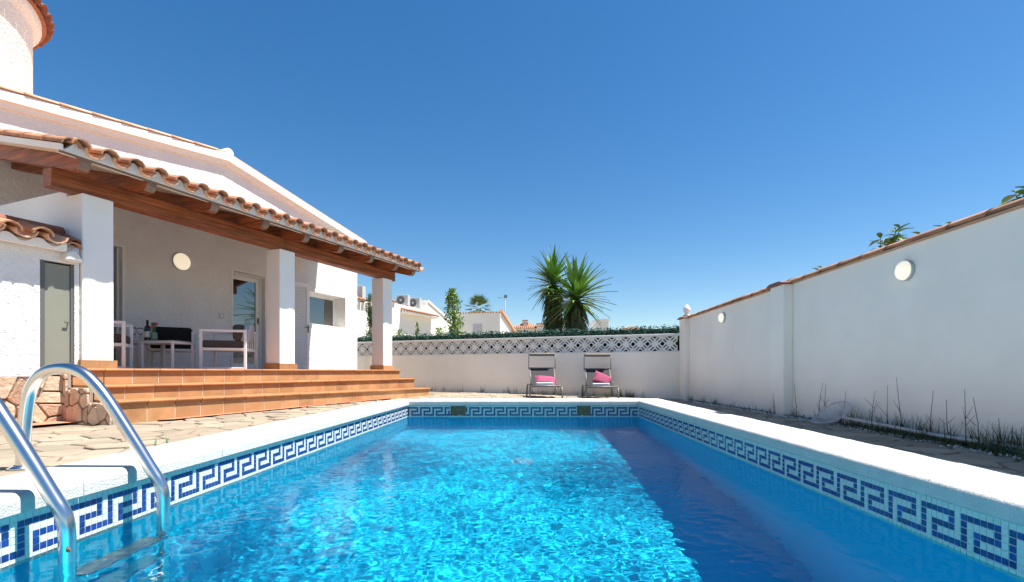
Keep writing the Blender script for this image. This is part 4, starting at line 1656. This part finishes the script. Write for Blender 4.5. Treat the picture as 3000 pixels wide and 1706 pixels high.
for i, (u, v_, Y, lb) in enumerate(((456, 1303, 3.30, 'small green grass sprout between the paving and the coping, nearer the ladder'), (489, 1293, 3.42, 'small green grass sprout by the coping, the one nearer the steps'))):
    mb = MB()
    for k in range(7):
        blade(mb, (rg.gauss(0, .006), rg.gauss(0, .006), 0), rg.uniform(.03, .085), rg.uniform(.005, .03), .003, rg)
    x = px(u, Y)
    o = mb.build('grass_sprout', M['shrub'], None, (x, Y, deck_z(x, Y)), fix=False)
    tag(o, lb, 'grass', 'grass sprouts in the paving')

# ------------------------------------------------------------------ plants behind the walls
def yucca(label, loc, hd_h, rad, seed, nl, skirt):
    t_ = thing('yucca', label, 'yucca', loc, 0, 'yuccas behind the back wall')
    ry = random.Random(seed)
    mb = MB(); mb.tube([(0, 0, 0), (.03, 0, hd_h * .5), (0, 0, hd_h)], [.13, .10, .08], 9)
    mb.build('trunk', M['bark'], t_)
    mb = MB()
    n = 5
    w = .074
    for k in range(n + 1):
        f_ = k / n
        ww_ = w * (.55 + .9 * f_ if f_ < .4 else (1 - f_) * 1.5 + .02)
        mb.v += [(-ww_, f_, -.18 * f_ ** 2.2), (0, f_, -.18 * f_ ** 2.2 - .012), (ww_, f_, -.18 * f_ ** 2.2)]
    for k in range(n):
        for j in (0, 1):
            mb.f.append((3 * k + j, 3 * k + j + 1, 3 * k + j + 4, 3 * k + j + 3)); mb.m.append(0); mb.sm.append(True)
    ml = mb.mesh('leaf', M['leaf'])
    for i in range(nl):
        el = R(88 - 118 * ((i + .5) / nl) ** .9 + ry.uniform(-13, 13))
        az = i * 2.39996 + ry.uniform(-.25, .25)
        l = rad * ry.uniform(.70, 1.12)
        z_ = hd_h + .10 - .35 * (i / nl)
        o = add('leaf', ml, t_, (.04 * math.cos(az), .04 * math.sin(az), z_), scale=(l * 1.1, l, l))
        o.rotation_euler = (Matrix.Rotation(az - math.pi / 2, 4, 'Z') @ Matrix.Rotation(el, 4, 'X')).to_euler()
    mb = MB()
    for i in range(300):
        az = ry.uniform(0, 6.28); z_ = hd_h - ry.uniform(.15, skirt)
        r0, r1 = ry.uniform(.05, .12), ry.uniform(.18, .42)
        l = ry.uniform(.35, .65)
        c_, s_ = math.cos(az), math.sin(az)
        w = .030
        mb.poly([(r0 * c_ - s_ * w, r0 * s_ + c_ * w, z_), (r0 * c_ + s_ * w, r0 * s_ - c_ * w, z_), ((r0 + r1) * .62 * c_ + s_ * w, (r0 + r1) * .62 * s_ - c_ * w, z_ - l * .45), ((r0 + r1) * .62 * c_ - s_ * w, (r0 + r1) * .62 * s_ + c_ * w, z_ - l * .45), (r1 * c_, r1 * s_, z_ - l)],
                [(0, 1, 2, 3), (3, 2, 4)])
    tag(mb.build('dry_leaf_skirt', M['leafdark'], t_, fix=False), kind='stuff')
    return t_


yz = 12.6
yucca('tall yucca with spiky crown and dead leaf skirt, behind its shorter twin', (px(1622, yz), yz + .3, -.7), .7 + pz(812, yz), .76, 5, 120, 1.45)
yucca('shorter yucca with spiky crown standing in front of the taller one', (px(1684, yz), yz - .3, -.7), .7 + pz(868, yz), .92, 8, 125, 1.0)


def column_tree(name, label, loc, h_, w, m, n, seed, zb=.2, trunk=True, leaf=.09, point=1.0):
    t_ = thing(name, label, 'tree', loc, 0)
    rt_ = random.Random(seed)
    if trunk:
        mb = MB(); mb.tube([(0, 0, 0), (.02, .01, h_ * .5), (0, 0, h_ * .95)], [.05, .035, .01], 7)
        mb.build('trunk', M['bark'], t_)
    mb = MB()

    clumps = []
    for _ in range(46):
        f_ = rt_.random() ** .9
        pro = max(.12, math.sin(math.pi * (f_ * .95 + .04) ** 1.25)) ** .6 if point < 1 else max(.06, (1 - f_)) ** .6 * min(1, f_ * 6 + .3)
        a = rt_.uniform(0, 6.28)
        r_ = w * pro * rt_.uniform(.35, .95)
        clumps.append((r_ * math.cos(a), r_ * math.sin(a), zb + (h_ - zb) * f_, w * (.28 + .3 * pro)))

    def place():
        c_ = rt_.choice(clumps)
        return (c_[0] + rt_.gauss(0, c_[3] * .45), c_[1] + rt_.gauss(0, c_[3] * .45), min(h_ + .03, c_[2] + rt_.gauss(0, c_[3] * .8)))
    leaf_cloud(mb, n, place, leaf, rt_, 1.6)
    mb.build('crown', m, t_, fix=False)
    return t_


def hgt(y, Y): return pz(y, Y) + .7


column_tree('columnar_tree', 'fresh green slim columnar tree in front of the neighbouring gable', (px(1326, 14.5), 14.5, -.7), hgt(850, 14.5), .27, M['poplar'], 1700, 4, zb=1.2, leaf=.12, point=.5)
column_tree('cypress', 'narrow dark green cypress rising beside the porch corner pillar', (px(1083, 15.5), 15.5, -.7), hgt(862, 15.5), .20, M['cypress'], 1500, 6, zb=.5, leaf=.10)
column_tree('young_cypress', 'tiny young cypress tip poking above the hedge before the sunlit wall', (px(1222, 14), 14, -.7), hgt(948, 14), .12, M['poplar'], 450, 9, zb=.4, leaf=.08)
column_tree('garden_shrub', 'small pale green shrub top above the hedge by the porch pillar', (px(1172, 13.8), 13.8, -.7), hgt(970, 13.8), .22, M['poplar'], 500, 12, zb=.4, leaf=.09, point=.5)
column_tree('small_bush', 'low green bush top above the hedge beside the slim columnar tree', (px(1288, 13.8), 13.8, -.7), hgt(966, 13.8), .22, M['poplar'], 500, 15, zb=.4, leaf=.09, point=.5)

# distant fan palm
pt = thing('palm_tree', 'distant fan palm crown showing above the shaded neighbour house roof', 'palm', (px(1402, 34), 34, -.7))
rp = random.Random(2)
hp = hgt(905, 34)
mb = MB(); mb.tube([(0, 0, 0), (.1, 0, hp * .6), (0, 0, hp)], [.22, .18, .16], 8)
mb.build('trunk', M['bark'], pt)
mb = MB()
for i in range(42):
    el = R(85 - 115 * (i / 42)); az = i * 2.4
    ln = rp.uniform(1.0, 1.3)
    d = Vector((math.cos(el) * math.cos(az), math.cos(el) * math.sin(az), math.sin(el)))
    sd = Vector((-math.sin(az), math.cos(az), 0))
    c_ = Vector((0, 0, hp)) + d * ln * .45
    for k in range(9):
        f_ = (k - 4) / 4
        e = c_ + (d * (1 - .45 * abs(f_)) + sd * f_ * .8).normalized() * ln * .55 + Vector((0, 0, -.12 * abs(f_) - .05))
        s2 = sd * .05
        mb.poly([c_ - s2 * .5, c_ + s2 * .5, (c_ + e) / 2 + s2, e, (c_ + e) / 2 - s2], [(0, 1, 2, 3, 4)])
mb.build('crown', M['palmleaf'], pt, fix=False)


def sprig(label, u, v_, Y, n, L_, seed, spread=.35, base_z=.7):
    """leafy branch rising above the right wall"""
    X = WX + .45
    YY = X / ((u - CX) / F)
    top = pz(v_, YY)
    t_ = thing('climbing_plant', label, 'plant', (X, YY, -.7), 0, 'plants showing over the right wall')
    rr_ = random.Random(seed)
    mbs = MB()
    mb = MB()
    n_l = 15
    w = .027
    for k in range(5):
        f_ = k / 4
        ww_ = w * math.sin(math.pi * (f_ * .86 + .1))
        mb.v += [(-ww_, f_ * .13, -.025 * f_ * f_ * 2 + .006), (0, f_ * .13, -.025 * f_ * f_ * 2), (ww_, f_ * .13, -.025 * f_ * f_ * 2 + .006)]
    for k in range(4):
        for j in (0, 1):
            mb.f.append((3 * k + j, 3 * k + j + 1, 3 * k + j + 4, 3 * k + j + 3)); mb.m.append(0); mb.sm.append(True)
    ml = mb.mesh('leaf', M['shrub'])
    for b in range(n):
        yo = rr_.uniform(-spread, spread); xo = rr_.uniform(-.12, .12)
        zt_ = top + .7 - (0 if b == 0 else rr_.uniform(.02, .22))
        lean = rr_.uniform(-.12, .12)
        pts = [(xo * .3, yo * .5, 0), (xo, yo, zt_ * .7), (xo + lean * .3, yo + lean, zt_)]
        mbs.tube(pts, [.012, .007, .003], 5)
        a_ = Vector(pts[1]); b_ = Vector(pts[2])
        for k in range(n_l):
            p = a_.lerp(b_, .55 + .45 * k / (n_l - 1))
            az = k * 2.4 + rr_.uniform(-.4, .4)
            s_ = L_ * rr_.uniform(.8, 1.2)
            o = add('leaf', ml, t_, p, scale=(s_, s_, s_))
            o.rotation_euler = (Matrix.Rotation(az, 4, 'Z') @ Matrix.Rotation(R(rr_.uniform(-5, 50)), 4, 'X')).to_euler()
    mbs.build('stem', M['bark'], t_)
    return t_


sprig('tallest leafy shoot above the right wall, over the nearer round lamp', 2612, 676, 0, 6, .85, 3, .12)
sprig('leafy shoots just topping the right wall between the tallest shoot and the corner tree', 2700, 678, 0, 8, .85, 5, .18)
sprig('small leaf tuft over the right wall, next to the tallest shoot', 2768, 652, 0, 4, .8, 6, .07)
sprig('tiny leaf tuft peeping over the right wall past the middle pilaster', 2408, 780, 0, 5, .8, 11, .10)
sprig('faint leaf tips over the far part of the right wall near its pillar', 2200, 862, 0, 2, .6, 14, .06)
sprig('dark leafy branch overhanging the nearest visible top of the right wall', 2980, 548, 0, 8, 1.1, 17, .10)

# ------------------------------------------------------------------ neighbouring houses
def prism_house(name, label, origin, rz, pts, depth, m):
    """profile pts (along, z) extruded by depth behind the visible face; local x along, y into the house"""
    t_ = thing(name, label, 'house', origin, rz)
    mb = MB()
    mb.prism(pts, lambda a_, b_, c_: (a_, c_, b_), 0, depth)
    mb.build('wall', m, t_)
    return t_


# sunlit house: visible wall runs away along the same direction as our house
h1 = prism_house('neighbour_house', 'sunlit white house with sloping parapet and four air conditioning units', (px(1150, 20), 20, 0), math.pi / 2 - HA,
                 [(-4.5, -.7), (6.1, -.7), (6.1, 1.98), (2.85, 3.22), (2.55, 3.22), (2.42, 2.84), (.25, 2.84), (.1, 2.92), (-.9, 2.80), (-1.0, 2.62), (-4.5, 2.62)], 5, M['nb_white'])
mb = MB()
a, b = Vector((2.62, -.04, 3.27)), Vector((6.25, -.04, 1.97))
mb.bar((2.62, .15, 3.27), (6.25, .15, 1.97), .40, .10)
mb.build('parapet', M['nb_white'], h1)
mb = MB(); mb.box((.55, -.36, 2.47), (2.95, -.002, 2.53)); mb.build('eave_slab', M['nb_white'], h1)
me_sm = barrel(.085, .075, .42, n=5).mesh('roof_tile', M['tile'])
for i in range(13):
    o = add('roof_tile', me_sm, h1, (.62 + i * .19, -.40, 2.54), (R(18), 0, 0))
for i in range(12):
    o = add('roof_tile', me_sm, h1, (-3.4 + i * .2, -.16, 2.66), (R(18), 0, 0))
for i in range(6):
    o = add('roof_tile', me_sm, h1, (-.88 + i * .19, -.10, 2.86), (R(12), 0, 0))


def ac(label, t, z, w=.52, h_=.50, off=.35):
    """unit standing on the sunlit house, t metres along its wall"""
    d = (math.sin(HA), math.cos(HA)); n = (-math.cos(HA), math.sin(HA))
    o = (px(1150, 20) + t * d[0] + off * n[0], 20 + t * d[1] + off * n[1], z)
    k_ = thing('air_conditioner', label, 'air conditioner', o, R(-8), 'air conditioning units on the neighbour roof')
    mb = MB(); mb.box((-w / 2, 0, .04), (w / 2, .26, h_)); mb.build('casing', M['ac'], k_, bevel=.012)
    mb = MB(); mb.lathe([(.0, 0), (.17, 0), (.18, -.006), (.18, .0)], (-.05, -.004, h_ / 2 + .02), 20, axis='y'); mb.build('fan_grille', M['grille'], k_)
    mb = MB(); mb.lathe([(0, 0), (.05, 0)], (-.05, -.012, h_ / 2 + .02), 10, axis='y'); mb.build('fan_hub', M['ac'], k_)
    mb = MB(); mb.box((-w / 2 + .04, .02, 0), (-w / 2 + .10, .24, .04)); mb.box((w / 2 - .10, .02, 0), (w / 2 - .04, .24, .04)); mb.build('foot', M['dark'], k_)


ac('air conditioner half hidden behind the porch corner pillar and cypress', -1.9, 2.63, .62, .62, .3)
ac('smallest visible air conditioner just right of the porch corner pillar', .35, 2.93, .30, .34, .6)
ac('second air conditioner of the close pair on the sunlit house', 1.05, 2.845, .55, .50, .3)
ac('air conditioner of the close pair nearest the sloping parapet', 1.95, 2.845, .55, .50, .3)

h2 = thing('neighbour_house', 'white house with shaded front, small shuttered window and roof sloping away', 'house', (px(1465, 24), 24, -.7), R(-12))
mb = MB()
mb.prism([(0, 0), (2.9, 0), (2.9, 2.86), (.25, 3.62), (0, 3.62)], lambda a_, b_, c_: (c_, a_, b_), -2.6, 0)
mb.build('wall', M['nb_white'], h2)
mb = MB(); mb.bar((.04, .1, 3.71), (.04, 3.1, 2.84), .16, .14); mb.build('verge', M['tile_pale'], h2)
me_s2 = barrel(.06, .05, .3, n=4).mesh('roof_tile', M['tile_pale'])
for i in range(18):
    add('roof_tile', me_s2, h2, (-2.5 + i * .145, -.05, 3.63), (R(-4), 0, 0))
wn = add('window', None, h2)
mb = MB(); mb.box((-1.45, -.012, 2.55), (-.90, -.002, 3.10)); mb.build('frame', M['pvc'], wn)
mb = MB()
for k in range(9): mb.box((-1.42, -.022, 2.58 + k * .055), (-.93, -.0125, 2.58 + k * .055 + .05))
tag(mb.build('shutter', M['nb_grey'], wn), kind='stuff')

# antenna behind it
an = thing('tv_antenna', 'thin television antenna mast rising behind the shaded neighbour house', 'antenna', (px(1480, 26), 26, -.7))
mb = MB(); mb.tube([(0, 0, 0), (0, 0, hgt(868, 26))], .025, 6); mb.build('mast', M['greymetal'], an)
zt_ = hgt(873, 26)
mb = MB(); mb.tube([(-.42, 0, zt_), (.10, 0, zt_)], .015, 5); mb.build('boom', M['greymetal'], an)
for k in range(6):
    mb = MB(); mb.tube([(-.40 + k * .09, -.14, zt_), (-.40 + k * .09, .14, zt_)], .008, 4); mb.build('element', M['greymetal'], an)
mb = MB(); mb.box((-.06, -.12, zt_ - .03), (.12, -.08, zt_ + .14)); mb.build('reflector', M['greymetal'], an)


def hip_house(label, u0, u1, y_top, y_eave, Y, m_t):
    x0, x1 = px(u0, Y), px(u1, Y)
    cx = (x0 + x1) / 2
    w = (x1 - x0)
    t_ = thing('neighbour_house', label, 'house', (cx, Y, -.7))
    ze, zt_ = hgt(y_eave, Y), hgt(y_top, Y)
    mb = MB(); mb.box((-w / 2 + .2, .2, 0), (w / 2 - .2, w - .2, ze)); mb.build('wall', M['nb_white'], t_)
    mb = MB()
    n = 14
    # four sides, each a fan of barrel courses
    apx = (0, w / 2, zt_)
    cor = [(-w / 2, 0, ze), (w / 2, 0, ze), (w / 2, w, ze), (-w / 2, w, ze)]
    mb.poly(cor, [(3, 2, 1, 0)])
    for k in range(4):
        a, b = Vector(cor[k]), Vector(cor[(k + 1) % 4])
        mb.poly([a, b, apx], [(0, 1, 2)])
        for i in range(n):
            f0 = (i + .5) / n
            p0 = a.lerp(b, f0)
            lim = 1 - abs(2 * f0 - 1)
            p1 = p0.lerp(Vector(apx) + (a.lerp(b, f0) - (a + b) / 2) * 0, lim * .96)
            p1 = p0 + (Vector(apx) - (a + b) / 2) * lim * .97
            mb.tube([p0 + Vector((0, 0, .02)), p1 + Vector((0, 0, .02))], w / n * .30, 6)
    mb.build('roof', m_t, t_, fix=False)
    return t_


h3 = hip_house('distant house with low orange hip roof and two banded chimneys', 1500, 1580, 940, 962, 40, M['tile'])
for xo, yo, z0, z1, r_ in ((-.05, .6, 2.9, hgt(936, 40), .20), (1.15, .2, 2.9, hgt(947, 40), .22)):
    mb = MB(); mb.box((xo - r_, yo - r_, z0), (xo + r_, yo + r_, z1 - .12)); ch_ = mb.build('chimney', M['nb_white'], h3)
    mb = MB(); mb.box((xo - r_ * 1.3, yo - r_ * 1.3, z1 - .32), (xo + r_ * 1.3, yo + r_ * 1.3, z1 - .24)); mb.box((xo - r_ * 1.2, yo - r_ * 1.2, z1 - .12), (xo + r_ * 1.2, yo + r_ * 1.2, z1))
    mb.build('cap', M['tile_pale'], ch_)
hip_house('distant house showing only a red striped hip roof above the hedge', 1812, 1912, 953, 969, 35, M['tile'])

h4 = thing('neighbour_house', 'white house with balustraded terrace glimpsed behind the yuccas', 'house', (px(1640, 30), 30, -.7))
mb = MB(); mb.box((-.75, 0, 0), (.75, 3, hgt(966, 30))); mb.box((-.75, 2.0, hgt(966, 30)), (.3, 3, hgt(938, 30))); mb.build('wall', M['nb_white'], h4)
mb = MB(); mb.box((-.75, .02, hgt(947, 30)), (.75, .14, hgt(944, 30))); mb.build('handrail', M['nb_white'], h4)
mb = MB(); mb.lathe([(.03, 0), (.045, .08), (.055, .16), (.03, .28), (.045, .36)], n=8); mbl = mb.mesh('baluster', M['nb_white'])
for k in range(9): add('baluster', mbl, h4, (-.68 + k * .17, .08, hgt(966, 30)))
h6 = thing('neighbour_house', 'plain white flat roofed block at the shorter yucca, right side', 'house', (px(1764, 30), 30, -.7))
mb = MB(); mb.box((-.40, 0, 0), (.40, 2.5, hgt(941, 30))); mb.build('wall', M['nb_white'], h6)
mb = MB(); mb.box((-.44, -.04, hgt(941, 30)), (.44, 2.54, hgt(935, 30))); mb.build('roof_slab', M['nb_white'], h6)
h6['label'] = 'plain white flat roofed block peeping out beside the shorter yucca'
